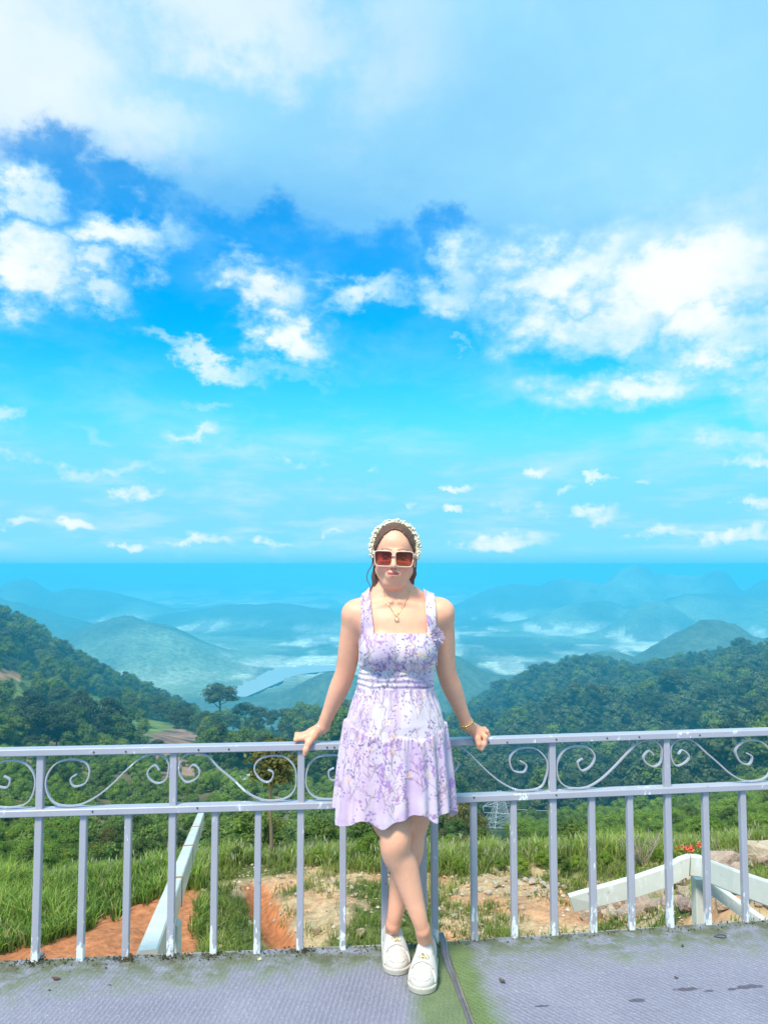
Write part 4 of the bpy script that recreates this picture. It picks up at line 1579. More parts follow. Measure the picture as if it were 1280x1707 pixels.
def grass(name, x0, x1, y0, y1, n, hr, wr, bendr, prob, seed, cols):
    rnd = np.random.default_rng(seed)
    m_ = n // 9
    Yc = np.sqrt(rnd.uniform(y0 ** 2, y1 ** 2, m_))
    px = rnd.uniform(x0, x1, m_)
    Xc = (px - 640) / F * Yc
    Zc = height(Xc, Yc)
    qx, qy = PX(Xc, Yc, Zc)
    k = rnd.random(m_) < prob(Xc, Yc, qx, qy)
    Xc, Yc = Xc[k], Yc[k]
    tuft = fbm(Xc * 1.1, Yc * 1.1, seed, 3)
    rep = 9
    hs = np.repeat(.35 + 1.35 * tuft, rep)
    X = np.repeat(Xc, rep) + rnd.normal(0, .045, len(Xc) * rep)
    Y = np.repeat(Yc, rep) + rnd.normal(0, .045, len(Xc) * rep)
    Z = height(X, Y) - .01
    N_ = len(X)
    t = np.clip(rnd.normal(.5, .3, N_) + np.repeat(tuft - .5, rep) * 1.2, 0, 1)[:, None]
    C = np.array(cols[0]) * (1 - t) + np.array(cols[1]) * t
    dry = rnd.random(N_) < cols[3]
    C[dry] = np.array(cols[2]) * rnd.uniform(.7, 1.2, (dry.sum(), 1))
    V, T, CC = blades(np.stack([X, Y, Z], 1), hs * rnd.uniform(hr[0], hr[1], N_), rnd.uniform(wr[0], wr[1], N_), rnd.uniform(bendr[0], bendr[1], N_), rnd, C)
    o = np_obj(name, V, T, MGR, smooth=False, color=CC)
    tag(o, kind='stuff')
    return o


RED = [(-200, 1640), (0, 1598), (60, 1580), (150, 1549), (230, 1513), (290, 1487), (342, 1484), (326, 1540), (345, 1640), (300, 1900), (-200, 1900)]
GC = [(.10, .19, .026), (.34, .48, .08), (.42, .36, .17), .06]
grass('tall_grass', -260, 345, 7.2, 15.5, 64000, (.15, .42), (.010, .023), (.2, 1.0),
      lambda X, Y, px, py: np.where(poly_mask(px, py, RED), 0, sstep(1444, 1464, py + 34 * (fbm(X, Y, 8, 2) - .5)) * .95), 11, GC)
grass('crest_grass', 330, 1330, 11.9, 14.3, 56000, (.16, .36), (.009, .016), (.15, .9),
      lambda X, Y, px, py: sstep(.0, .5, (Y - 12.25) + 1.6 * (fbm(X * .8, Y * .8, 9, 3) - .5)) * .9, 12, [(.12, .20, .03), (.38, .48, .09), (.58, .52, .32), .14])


def p_mid(X, Y, px, py):
    g_ = fbm(X * 0.9, Y * 0.9, 71, 4, .6)
    p = np.maximum(sstep(.52, .62, g_) * .8, sstep(.60, .66, fbm(X * 2.4, Y * 2.4, 77, 3)) * .75)
    left = poly_mask(px, py, [(322, 1470), (420, 1500), (432, 1590), (330, 1600)])
    right = (px > 900) & (py < 1500)
    p = np.where(left, .85, p)
    p = np.where(right, .8, p)
    p = np.where((px > 730) & (py > 1510) & (px < 860), .75, p)
    gx = -1.05 + 0.35 * np.sin(Y * 0.9) * 0.4 + (Y - 8) * -0.2
    return p * (np.abs(X - gx) > .22) * np.where(poly_mask(px, py, RED), 0, 1)


grass('patch_grass', 300, 1330, 4.6, 12.6, 70000, (.05, .20), (.007, .013), (.3, 1.1), p_mid, 13, [(.12, .19, .03), (.32, .40, .08), (.40, .34, .17), .12])


# pale seed heads over the grass
def seed_heads(name, x0, x1, y0, y1, n, hr, prob, seed):
    rnd = np.random.default_rng(seed)
    Y = np.sqrt(rnd.uniform(y0 ** 2, y1 ** 2, n))
    X = (rnd.uniform(x0, x1, n) - 640) / F * Y
    Z = height(X, Y)
    qx, qy = PX(X, Y, Z)
    k = rnd.random(n) < prob(X, Y, qx, qy)
    X, Y, Z = X[k], Y[k], Z[k]
    n = len(X)
    h = rnd.uniform(hr[0], hr[1], n)
    a = rnd.uniform(0, 6.28, n)
    ln = rnd.uniform(.05, .3, n) * h
    tip = np.stack([X + np.cos(a) * ln, Y + np.sin(a) * ln, Z + h], 1)
    root = np.stack([X, Y, Z], 1)
    sv = np.stack([-np.sin(a), np.cos(a), 0 * a], 1)
    sv[:, 0] = 1; sv[:, 1] *= .3
    d = (tip - root)
    q1 = root + d * .74
    q2 = root + d * .88
    V = np.stack([root - sv * .002, root + sv * .002, q1, q1 - sv * .003, q2 - sv * .012, tip, q2 + sv * .012, q1 + sv * .003], 1).reshape(-1, 3)
    i = np.arange(n)[:, None] * 8
    T = np.concatenate([i + np.array([[0, 1, 2]]), i + np.array([[3, 6, 4]]), i + np.array([[3, 7, 6]]), i + np.array([[4, 6, 5]])])
    C = np.tile(np.array([.50, .47, .30]), (n * 8, 1)) * np.repeat(rnd.uniform(.7, 1.2, n), 8)[:, None]
    tag(np_obj(name, V, T, MGR, smooth=False, color=C), kind='stuff')


seed_heads('seed_heads', -200, 1330, 12.2, 14.2, 1900, (.24, .44), lambda X, Y, px, py: .25 + .75 * sstep(.45, .65, fbm(X * .7, Y * .7, 91, 3)), 14)


# ------------------------------------------------------------------ rocks and stones
def rock_mesh(seed, flat=.7):
    rnd = random.Random(seed)
    bm = bmesh.new()
    for _ in range(16):
        v = Vector((rnd.gauss(0, 1), rnd.gauss(0, 1), rnd.gauss(0, 1))).normalized() * rnd.uniform(.8, 1.0)
        bm.verts.new((v.x, v.y * .85, v.z * flat))
    res = bmesh.ops.convex_hull(bm, input=bm.verts)
    bmesh.ops.delete(bm, geom=[v for v in bm.verts if not v.link_faces], context='VERTS')
    bmesh.ops.bevel(bm, geom=bm.edges[:], offset=.03, segments=1, affect='EDGES', profile=.6)
    bmesh.ops.triangulate(bm, faces=bm.faces[:])
    bmesh.ops.subdivide_edges(bm, edges=bm.edges[:], cuts=1, use_grid_fill=True)
    for vv in bm.verts:
        nn = fbm(np.array([vv.co.x * 2.2 + seed]), np.array([vv.co.y * 2.2 + vv.co.z * 1.7]), seed, 3)[0] - .5
        vv.co *= 1 + .28 * nn
    me = bpy.data.meshes.new('rock')
    bm.to_mesh(me)
    bm.free()
    return me


def rock_mat(name, cols, rough=.9):
    M = Mat(name)
    r = M.objrand()
    co = M.coord('Object')
    n = M.noise(co, 2.6, 8, .72, .6)
    base = M.ramp(r, [(i / (len(cols) - 1), c) for i, c in enumerate(cols)])
    c = M.mix(M.rng(n, .3, .7), M.mix(.35, base, (.14, .10, .09)), base)
    c = M.mix(M.rng(M.noise(co, 4.5, 4, .7), .58, .68, 0, .6), c, (.66, .60, .50))
    M.p(Base_Color=c, Roughness=rough)
    M.bump(n, .7, .12)
    return M.m


M_ROCK = rock_mat('rock', [(.52, .34, .26), (.68, .54, .40), (.48, .34, .29), (.74, .57, .38), (.62, .55, .47)])
M_STONE = rock_mat('pale_stone', [(.72, .60, .40), (.76, .70, .58), (.62, .48, .30), (.74, .70, .64)])
ROCKS = [rock_mesh(400 + i, .62 + .08 * (i % 3)) for i in range(6)]
for m_ in ROCKS:
    m_.materials.append(M_ROCK)
STONES = [rock_mesh(430 + i, .66) for i in range(4)]
for m_ in STONES:
    m_.materials.append(M_STONE)


def put_rock(px, py, wpx, meshes, label, group, ymin=4.0, name='rock', sink=.35, stretch=1.0, lift=0.0):
    g = ray_ground(px, py, ymin)
    s = wpx * g.y / F / 2
    o = bpy.data.objects.new(name, R.choice(meshes))
    o.location = (g.x, g.y, g.z + s * (.62 - sink) + lift)
    o.rotation_euler = (R.uniform(-.35, .35), R.uniform(-.35, .35), R.uniform(0, 6.28))
    o.scale = (s * stretch, s, s * R.uniform(.85, 1.15))
    link(o)
    tag(o, label, 'rock' if name == 'rock' else 'stone', group)
    return o


GR = 'rocks heaped on the bank at right'
put_rock(1208, 1448, 84, ROCKS, 'large reddish grey boulder topping the rock heap at right', None)
put_rock(1266, 1436, 70, ROCKS, 'grey-brown boulder at the upper right end of the rock heap', None)
put_rock(1062, 1520, 62, ROCKS, 'broad reddish rock lying under the white guard rail arm', None)
put_rock(1120, 1512, 52, ROCKS, 'orange-cream rock just left of the white guard rail post', None)
put_rock(985, 1531, 52, ROCKS, 'pale rough rock at the deck edge under the free rail end', None)
for k in range(64):
    t = R.random()
    x = 985 + 320 * t
    yb = 1535 - 20 * t
    yt_ = 1500 - 86 * min(1, max(0, (t - .3) / .5))
    y = yt_ + (yb - yt_) * R.random()
    put_rock(x, y, R.uniform(16, 46), ROCKS, 'rough brown or cream rock in the heap behind the white guard rail', GR, sink=.25)
for (x, y, w) in [(825, 1478, 15), (842, 1470, 12), (846, 1492, 14), (866, 1478, 16), (876, 1472, 15), (886, 1476, 18), (898, 1472, 14), (906, 1480, 16), (914, 1486, 14), (893, 1488, 12), (908, 1496, 12), (800, 1487, 12), (814, 1492, 12), (928, 1480, 16), (940, 1484, 13), (834, 1476, 10), (880, 1494, 11), (918, 1500, 12)]:
    put_rock(x, y, w * 1.15, STONES, 'small cream stone in the row before the shrubs, right of the legs', 'cream stones in a row on the sand', name='stone', sink=.2)
put_rock(527, 1560, 22, STONES, 'rounded pale grey stone at the foot of the bars, left of the legs', None, name='stone', sink=.1)
put_rock(519, 1552, 15, STONES, 'small cream stone touching the pale grey stone by the bars', None, name='stone', sink=.1)
put_rock(601, 1562, 26, STONES, 'cream angular stone at the deck edge left of the white shoe', None, name='stone', sink=.2)
put_rock(417, 1545, 15, STONES, 'small grey stone lying in the grass left of the young tree', None, name='stone', sink=.1)
for k in range(60):
    x, y = R.uniform(440, 940), R.uniform(1445, 1556)
    put_rock(x, y, R.uniform(5, 11), STONES, 'tiny pale stone scattered on the sandy ground beyond the bars', 'tiny stones scattered on the sand', name='stone', sink=.25)

# gravel
rn = np.random.default_rng(31)
n = 6500
Yv = np.sqrt(rn.uniform(5.0 ** 2, 12.8 ** 2, n)); pxv = rn.uniform(330, 1290, n)
Xv = (pxv - 640) / F * Yv
kk = rn.random(n) < sstep(.4, .6, fbm(Xv * 1.7, Yv * 1.7, 78, 3))
Xv, Yv = Xv[kk], Yv[kk]; n = len(Xv)
sz = .008 + .030 * rn.random(n) ** 3
O = np.array([(1, 0, 0), (0, 1, 0), (-1, 0, 0), (0, -1, 0), (0, 0, .8), (0, 0, -.8)])
V = np.stack([Xv, Yv, height(Xv, Yv) + sz * .3], 1)[:, None, :] + O[None] * sz[:, None, None] * rn.uniform(.6, 1.3, (n, 6, 1))
T = np.array([(0, 1, 4), (1, 2, 4), (2, 3, 4), (3, 0, 4), (1, 0, 5), (2, 1, 5), (3, 2, 5), (0, 3, 5)])
Tq = (np.arange(n)[:, None, None] * 6 + T[None]).reshape(-1, 3)
cg = np.array([(.50, .38, .24), (.48, .30, .17), (.54, .47, .37), (.36, .25, .16)])[rn.integers(0, 4, n)]
GM = Mat('gravel'); GM.p(Base_Color=GM.attr('col'), Roughness=.9)
tag(np_obj('gravel', V.reshape(-1, 3), Tq, GM.m, smooth=False, color=np.repeat(cg, 6, axis=0)), kind='stuff')

# ------------------------------------------------------------------ white guard rails below the deck
MW = paint_mat('chipped_white_paint', (.76, .71, .63), chip=(.80, .82, .78), chip_lo=.60)
M_JOINT = plain('rusty_joint', (.33, .20, .09), .85, var=.4, scale=30)
a, b = P(243, 1625, 3.3), P(335, 1366, 10.6)
gr = empty('guard_rail', (a.x, a.y, hz(a.x, a.y)))
L0 = gr.location.copy()
cuts = [0.0, .26, .50, .735, 1.0]
d = (b - a)
for i in range(4):
    p, q = a + d * (cuts[i] + .004), a + d * (cuts[i + 1] - .004)
    mb = MB(); mb.beam(p - L0, q - L0, .086, .17, bev=.007); mb.build('segment', MW, gr)
    if i < 3:
        mb = MB(); mb.beam(q - L0, a + d * (cuts[i + 1] + .004) - L0, .092, .177); mb.build('joint', M_JOINT, gr)
for t in (.2,):
    p = a + d * t
    mb = MB(); mb.beam(Vector((p.x + .01, p.y, hz(p.x, p.y) - .1)) - L0, Vector((p.x + .01, p.y, p.z - .1)) - L0, .1, .1, up=(0, 1, 0), bev=.006); mb.build('post', MW, gr)
tag(gr, 'white chipped guard rail beam running away downhill, seen through the left bars', 'guard rail')

pk = P(1150, 1447, 4.85)
gr = empty('guard_rail', (pk.x, pk.y, hz(pk.x, pk.y)))
L0 = gr.location.copy()


def plate(name, pts, t, mat, parent):
    """pts: (top, bottom) pairs along the rail; thickness t away from the viewer, edges rolled back"""
    vs, fs = [], []
    for (tp, bt) in pts:
        tp, bt = tp - L0, bt - L0
        o = Vector((0, t, 0))
        h = (tp - bt)
        for v in (tp + o - h * .02, tp, tp - h * .07 - o * .5, bt + h * .07 - o * .5, bt, bt + o + h * .02):
            vs.append(v)
    n = len(pts)
    for i in range(n - 1):
        for j in range(6):
            a0, b0 = i * 6 + j, i * 6 + (j + 1) % 6
            fs.append((a0, a0 + 6, b0 + 6, b0))
    fs += [tuple(range(6)), tuple(range((n - 1) * 6 + 5, (n - 1) * 6 - 1, -1))]
    mb = MB(); mb.add(vs, fs); return mb.build(name, mat, parent)


MWM = paint_mat('mint_white_paint', (.66, .68, .61), chip=(.74, .80, .77), chip_lo=.62)
plate('left_arm', [(P(947, 1492, 5.25), P(957, 1521, 5.25)), (P(1000, 1477, 5.1), P(1004, 1510, 5.1)), (P(1060, 1460, 4.98), P(1062, 1496, 4.98)), (P(1110, 1443, 4.88), P(1110, 1480, 4.88)), (P(1132, 1430, 4.85), P(1130, 1470, 4.85)), (P(1148, 1425, 4.84), P(1146, 1461, 4.84))], .03, MWM, gr)
plate('right_arm', [(P(1150, 1425, 4.86), P(1148, 1460, 4.86)), (P(1168, 1427, 4.8), P(1165, 1462, 4.8)), (P(1184, 1434, 4.7), P(1182, 1473, 4.7)), (P(1220, 1448, 4.5), P(1218, 1488, 4.5)), (P(1280, 1468, 4.25), P(1278, 1511, 4.25)), (P(1350, 1492, 4.0), P(1348, 1538, 4.0))], .03, MWM, gr)
for (x, Yd, z1, w_, mt) in ((1166, 4.93, 1462, .085, MWM), (1330, 4.2, 1490, .085, MWM)):
    p = P(x, z1, Yd)
    mb = MB(); mb.beam(Vector((p.x, p.y, hz(p.x, p.y) - .2)) - L0, p - L0, w_, .085, up=(0, 1, 0), bev=.006); mb.build('post', mt, gr)
mb = MB(); mb.beam(P(1178, 1474, 4.86) - L0, P(1300, 1562, 4.55) - L0, .05, .065); mb.build('brace', MWM, gr)
tag(gr, 'mint-white bent guard rail with post and brace before the rock heap', 'guard rail')

# ------------------------------------------------------------------ pylon, wires, houses
M_STEEL = plain('galvanised_steel', (.55, .58, .62), .5, .5)
Yp = 205.0
bp = P(834, 1440, Yp)
bp = Vector((bp.x, Yp, hz(bp.x, Yp)))
tp = P(834, 1319, Yp).z
H = tp - bp.z
py_ = empty('power_pylon', bp)
py_.rotation_euler = (0, 0, .25)
mb = MB()
hw = lambda z: 2.3 * (1 - z / H) + .5
zs = [0, H * .16, H * .3, H * .42, H * .53, H * .62, H * .70, H * .78, H * .86, H * .93, H]
for sx in (-1, 1):
    for sy in (-1, 1):
        for z0, z1 in zip(zs[:-1], zs[1:]):
            mb.beam((sx * hw(z0), sy * hw(z0), z0), (sx * hw(z1), sy * hw(z1), z1), .16, .16)
mb.build('leg_frame', M_STEEL, py_)
mb = MB()
for i, (z0, z1) in enumerate(zip(zs[:-1], zs[1:])):
    a0, a1 = hw(z0), hw(z1)
    for s in (-1, 1):
        mb.beam((-a0, s * a0, z0), (a1, s * a1, z1), .09, .09); mb.beam((a0, s * a0, z0), (-a1, s * a1, z1), .09, .09)
        mb.beam((s * a0, -a0, z0), (s * a1, a1, z1), .09, .09); mb.beam((s * a0, a0, z0), (s * a1, -a1, z1), .09, .09)
        mb.beam((-a1, s * a1, z1), (a1, s * a1, z1), .08, .08); mb.beam((s * a1, -a1, z1), (s * a1, a1, z1), .08, .08)
mb.build('lattice', M_STEEL, py_)
arms = [P(834, y, Yp).z - bp.z for y in (1342, 1366, 1389)]
for z in arms:
    for s in (-1, 1):
        mb = MB()
        e = (s * 4.6, 0, z)
        for sy in (-1, 1):
            mb.beam((s * hw(z), sy * hw(z), z), e, .12, .12); mb.beam((s * hw(z), sy * hw(z), z + 1.3), e, .1, .1)
            mb.beam((s * (hw(z) + 1.6), sy * .35, z), (s * (hw(z) + .8), sy * .5, z + .9), .07, .07)
        mb.build('cross_arm', M_STEEL, py_)
        mb = MB()
        mb.tube([(e[0], 0, z), (e[0], 0, z - .5), (e[0], 0, z - 1.0), (e[0], 0, z - 1.5)], .14, 6, [.5, 1, 1, .5]); mb.build('insulator', plain('glass_insulator', (.3, .36, .4), .3), py_)
tag(py_, 'grey steel lattice power pylon standing among bushes right of the skirt', 'pylon')
Mx = Matrix.Rotation(.25, 4, 'Z')
M_WIRE = plain('aluminium_wire', (.62, .64, .66), .45, .3)
for j, z in enumerate(arms):
    for s in (-1, 1):
        a = bp + (Mx @ Vector((s * 4.6, 0, z - 1.5)))
        e = P(1330, 1338 + 26 * j - (9 if s > 0 else 0), 190 + 12 * s)
        e = e + (e - a) * .35
        pts = []
        for i in range(25):
            t = i / 24
            p = a.lerp(e, t)
            p.z -= 2.2 * 4 * t * (1 - t)
            pts.append(p)
        mb = MB(); mb.tube(pts, .055, 4)
        tag(mb.build('power_line', M_WIRE, None, loc=a), 'thin pale %s-level power line from the pylon, %s of its pair' % (('top', 'middle', 'lowest')[j], 'farther' if s < 0 else 'nearer'), 'power line', 'power lines from the pylon')


def house(px, py, wpx, wall, roof, label, ymin, rz=.3, hr=.42, flat=False):
    g = ray_ground(px, py, ymin)
    w = wpx * g.y / F
    dp, h = w * .7, w * hr
    r = empty('house', g, rz)
    mb = MB(); mb.box((0, 0, h / 2 - .2), (w, dp, h + .4)); mb.build('wall', plain('wall_' + roof[0], wall, .85), r)
    mb = MB()
    o, rh = w * .09, w * (.12 if flat else .26)
    A = [(-w / 2 - o, -dp / 2 - o, h), (w / 2 + o, -dp / 2 - o, h), (w / 2 + o, dp / 2 + o, h), (-w / 2 - o, dp / 2 + o, h), (-w / 2 - o, 0, h + rh), (w / 2 + o, 0, h + rh)]
    mb.add(A, [(0, 1, 5, 4), (2, 3, 4, 5), (0, 4, 3), (1, 2, 5), (3, 2, 1, 0)])
    mb.build('roof', plain('roof_' + roof[0], roof[1], .6, var=.2, scale=2), r)
    dk = plain('dark_opening_' + roof[0], (.05, .05, .055), .4)
    mb = MB(); mb.box((0, -dp / 2 - .02, h * .36), (w * .14, .06, h * .72)); mb.build('door', dk, r)
    for s in (-1, 1):
        mb = MB(); mb.box((s * w * .3, -dp / 2 - .02, h * .55), (w * .15, .06, h * .32)); mb.build('window', dk, r)
    tag(r, label, 'house')


house(420, 1233, 17, (.62, .60, .55), ('mint', (.42, .66, .60)), 'tiny house with pale mint roof on the ridge below the dark trees', 250, .2)
house(411, 1306, 20, (.60, .62, .62), ('white', (.72, .75, .76)), 'small house with white sloping roof seen through the scroll on the left slope', 60, .7)
house(437, 1342, 22, (.45, .40, .38), ('red', (.50, .12, .10)), 'small house with low dull red roof just above the middle rail', 50, .15, .3, True)

# ------------------------------------------------------------------ flowers, twigs and litter
g = ray_ground(1146, 1452, 4.6)
fp = empty('flowering_plant', g)
hh = (g.z, P(1146, 1408, g.y).z)
top = hh[1] - hh[0]
mb = MB()
tips = []
for k in range(9):
    an = k * 2.4
    tpv = Vector((math.cos(an) * .13 * (k % 3 + 1) / 2, math.sin(an) * .08, top * R.uniform(.72, 1.0)))
    mb.tube([(0, 0, -.05), tpv * .5 + Vector((0, 0, .02)), tpv], .006, 5, [1, .8, .4]); tips.append(tpv)
mb.build('stem', plain('green_stem', (.12, .19, .05), .7), fp)
rn = np.random.default_rng(7)
C = np.concatenate([np.array(t) * rn.uniform(.45, .98) + rn.normal(0, .035, (26, 3)) for t in tips])
V, Fc = leaf_cards(C, rn.normal(size=C.shape) + np.array([0, -.6, .6]), np.full(len(C), .055), rn)
np_obj('leaf_cluster', V, Fc, ML_SCRUB, fp, smooth=False)
for t in tips[::2]:
    C = np.array(t) + rn.normal(0, .02, (34, 3))
    V, Fc = leaf_cards(C, rn.normal(size=C.shape) + np.array([0, -1, .5]), np.full(len(C), .034), rn, .8)
    np_obj('flower', V, Fc, plain('orange_red_petal', (.72, .12, .06), .6, var=.2), fp, smooth=False)
tag(fp, 'small plant with orange-red flowers on the bank above the guard rail bend', 'plant')
g = ray_ground(1068, 1445, 6.0)
tw = MB()
for k in range(26):
    an = R.uniform(0, 6.28)
    l_ = R.uniform(.25, .55)
    e = Vector((math.cos(an) * l_ * .7, math.sin(an) * l_ * .4, l_))
    tw.tube([(0, 0, -.02), e * .5 + Vector((R.uniform(-.05, .05), 0, 0)), e], .005, 4, [1, .7, .3])
    for _ in range(2):
        s = e * R.uniform(.4, .8)
        tw.tube([s, s + Vector((R.uniform(-.12, .12), R.uniform(-.05, .05), R.uniform(.05, .16)))], .003, 4, [1, .3])
o = tw.build('dry_twigs', plain('dry_twig', (.36, .30, .24), .9))
o.location = g
tag(o, 'bare dry grey-brown twig bush behind the guard rail arm', 'dry bush')


def litter(px, py, w, h, col, label, name='dry_leaf', curl=.3, rot=None):
    p = PZ(px, py, .0)
    mb = MB()
    n = 8
    vs, fs = [], []
    for i in range(n + 1):
        t = i / n
        ww = h * math.sin(math.pi * min(1, t * .92 + .06)) * (1 - .3 * t)
        zz = .003 + curl * w * (t - .5) ** 2
        for s, dz in ((-1, curl * .35), (0, 0.0), (1, curl * .3)):
            vs.append(((t - .5) * w, s * ww * .5, zz + dz * ww))
    for i in range(n):
        for j in range(2):
            q = i * 3 + j
            fs.append((q, q + 1, q + 4, q + 3))
    mb.add(vs, fs, True)
    o = mb.build(name, plain(name + '_%d' % px, col, .8, var=.4, scale=60))
    o.location = p
    o.rotation_euler = (0, 0, R.uniform(0, 3.1) if rot is None else rot)
    tag(o, label, 'leaf' if 'leaf' in name else 'litter')


litter(94, 1634, .03, .022, (.14, .06, .035), 'curled dark brown leaf on the grey carpet at far left', curl=.8)
litter(83, 1652, .012, .008, (.10, .08, .09), 'tiny dark crumb of leaf below the curled brown leaf', curl=.5)
litter(433, 1600, .024, .016, (.62, .55, .28), 'small yellowish paper scrap on the carpet left of the shoes', name='paper_scrap', rot=1.5, curl=.1)
litter(836, 1638, .03, .02, (.10, .085, .06), 'crumpled dark leaf on the carpet right of the green strip', curl=.9)
litter(1137, 1578, .018, .012, (.07, .065, .075), 'small black leaf bit near the middle of the right carpet', curl=.6)
litter(1237, 1532, .03, .016, (.13, .085, .06), 'brown leaf at the deck edge below the last bar at right', curl=.6)
litter(1126, 1631, .018, .012, (.085, .075, .08), 'small dark leaf bit above the damp marks on the carpet', curl=.5)
litter(183, 1643, .016, .006, (.09, .09, .13), 'thin dark sliver on the left carpet', curl=.1)
mb = MB()
p = PZ(1200, 1560, .004)
mb.tube([(math.cos(i * .52) * .022, math.sin(i * .52) * .012, .002 * math.sin(i)) for i in range(12)], .0028, 5)
o = mb.build('rubber_ring', plain('ring_rubber', (.11, .115, .13), .5)); o.location = p
tag(o, 'small dark oval rubber ring lying on the right carpet', 'ring')
# striped bottle cap
p = PZ(67, 1597, .0)
bc = empty('bottle_cap', p, .3)
for k, (z, r_, c) in enumerate([(.002, .017, (.45, .12, .10)), (.006, .0165, (.62, .5, .45)), (.010, .016, (.42, .10, .09)), (.0135, .012, (.60, .48, .44))]):
    mb = MB()
    mb.tube([(0, 0, z - .002), (0, 0, z + .002)], r_, 14)
    mb.build('cap_ring', plain('cap_%d' % k, c, .5), bc)
tag(bc, 'red and white ringed bottle cap at the foot of the leftmost post', 'bottle cap')

# crumbs of soil and moss along the deck edge
rn = np.random.default_rng(21)
C = []
for fl, smax in ((FL, FL.s_of(FL.b)), (FR, 2.2)):
    for s in rn.uniform(-.3, smax, 520):
        p = fl.at(s, .004, -abs(rn.normal(0, .028)) + .008)
        C.append(p)
for s in (pL[3], pL[4], pL[5], pL[6], bL[7], bL[8]):
    for _ in range(120):
        C.append(FL.at(s + rn.normal(0, .022), .003 + abs(rn.normal(0, .004)), -.012 + rn.normal(0, .014)))
C = np.array([tuple(c) for c in C])
V, Fc = leaf_cards(C, rn.normal(size=C.shape) + np.array([0, 0, .8]), np.full(len(C), .0085), rn, .7)
cc = np.array([(.07, .055, .035), (.12, .13, .045), (.17, .13, .08)])[rn.integers(0, 3, len(C))]
tag(np_obj('soil_crumbs', V, Fc, MGR, smooth=False, color=np.repeat(cc, 4, axis=0)), kind='stuff')


# ------------------------------------------------------------------ implicit surfaces
class Field:
    def __init__(self, lo, hi, h):
        self.lo, self.h = np.array(lo, float), h
        self.n = np.ceil((np.array(hi) - self.lo) / h).astype(int) + 1
        self.F = np.full(self.n, 0.2, dtype=np.float32)

    def sub(self, lo, hi, pad):
        a = np.clip(np.floor((np.array(lo) - pad - self.lo) / self.h).astype(int), 0, self.n - 1)
        b = np.clip(np.ceil((np.array(hi) + pad - self.lo) / self.h).astype(int) + 1, 1, self.n)
        sl = tuple(slice(i, j) for i, j in zip(a, b))
        ax = [(self.lo[k] + self.h * np.arange(a[k], b[k])).astype(np.float32) for k in range(3)]
        X, Y, Z = np.meshgrid(*ax, indexing='ij')
        return sl, X, Y, Z

    def merge(self, sl, d, k):
        A = self.F[sl]
        if k <= 0:
            self.F[sl] = np.minimum(A, d)
        else:
            h = np.clip(.5 + .5 * (d - A) / k, 0, 1)
            self.F[sl] = d * (1 - h) + A * h - k * h * (1 - h)

    def cone(self, a, b, r1, r2, k=.015, flat=None):
        """tapered capsule; flat = (axis, factor) squashes it"""
        a, b = np.array(a, float), np.array(b, float)
        r = max(r1, r2)
        sl, X, Y, Z = self.sub(np.minimum(a, b) - r, np.maximum(a, b) + r, .02 + k)
        ba = b - a
        L2 = max((ba * ba).sum(), 1e-12)
        t = np.clip(((X - a[0]) * ba[0] + (Y - a[1]) * ba[1] + (Z - a[2]) * ba[2]) / L2, 0, 1)
        dx, dy, dz = X - a[0] - t * ba[0], Y - a[1] - t * ba[1], Z - a[2] - t * ba[2]
        if flat is not None:
            ax, f = np.array(flat[0], float), flat[1]
            ax /= np.linalg.norm(ax)
            q = dx * ax[0] + dy * ax[1] + dz * ax[2]
            e = (1 / f - 1) * q
            dx, dy, dz = dx + e * ax[0], dy + e * ax[1], dz + e * ax[2]
        d = np.sqrt(dx * dx + dy * dy + dz * dz) - (r1 + (r2 - r1) * t)
        self.merge(sl, d, k)

    def chain(self, pts, rs, k=.012, flat=None):
        for i in range(len(pts) - 1):
            self.cone(pts[i], pts[i + 1], rs[i], rs[i + 1], k, flat)

    def limb(self, pts, rs, k=.02, n=5):
        """one smooth tapered tube along a spline, blended into what is there"""
        q = catmull([tuple(p) + (r,) for p, r in zip(pts, rs)], n)
        q = np.array(q)
        R_ = q[:, 3].max()
        sl, X, Y, Z = self.sub(q[:, :3].min(0) - R_, q[:, :3].max(0) + R_, .02 + k)
        D = np.full(X.shape, 1.0, dtype=np.float32)
        for i in range(len(q) - 1):
            a, r1 = q[i, :3], q[i, 3]
            ba, r2 = q[i + 1, :3] - a, q[i + 1, 3]
            t = np.clip(((X - a[0]) * ba[0] + (Y - a[1]) * ba[1] + (Z - a[2]) * ba[2]) / max((ba * ba).sum(), 1e-12), 0, 1)
            D = np.minimum(D, np.sqrt((X - a[0] - t * ba[0]) ** 2 + (Y - a[1] - t * ba[1]) ** 2 + (Z - a[2] - t * ba[2]) ** 2) - (r1 + (r2 - r1) * t))
        self.merge(sl, D, k)

    def ell(self, c, r, k=.015, M=None, carve=False):
        c, r = np.array(c, float), np.array(r, float)
        R_ = r.max()
        sl, X, Y, Z = self.sub(c - R_, c + R_, .02 + k)
        p = [X - c[0], Y - c[1], Z - c[2]]
        if M is not None:
            p = [M[0][i] * p[0] + M[1][i] * p[1] + M[2][i] * p[2] for i in range(3)]
        k0 = np.sqrt(sum((p[i] / r[i]) ** 2 for i in range(3)))
        k1 = np.sqrt(sum((p[i] / r[i] ** 2) ** 2 for i in range(3)))
        d = k0 * (k0 - 1) / np.maximum(k1, 1e-6)
        if carve:
            A = self.F[sl]
            h = np.clip(.5 - .5 * (-d - A) / max(k, 1e-6) * -1, 0, 1) if False else None
            kk = max(k, 1e-6)
            h = np.clip(.5 - .5 * (A + d) / kk, 0, 1)
            self.F[sl] = A * (1 - h) + (-d) * h + kk * h * (1 - h)
        else:
            self.merge(sl, d, k)

    def mesh(self, smooth=1):
        return surface_nets(self.F, self.lo, self.h, smooth)


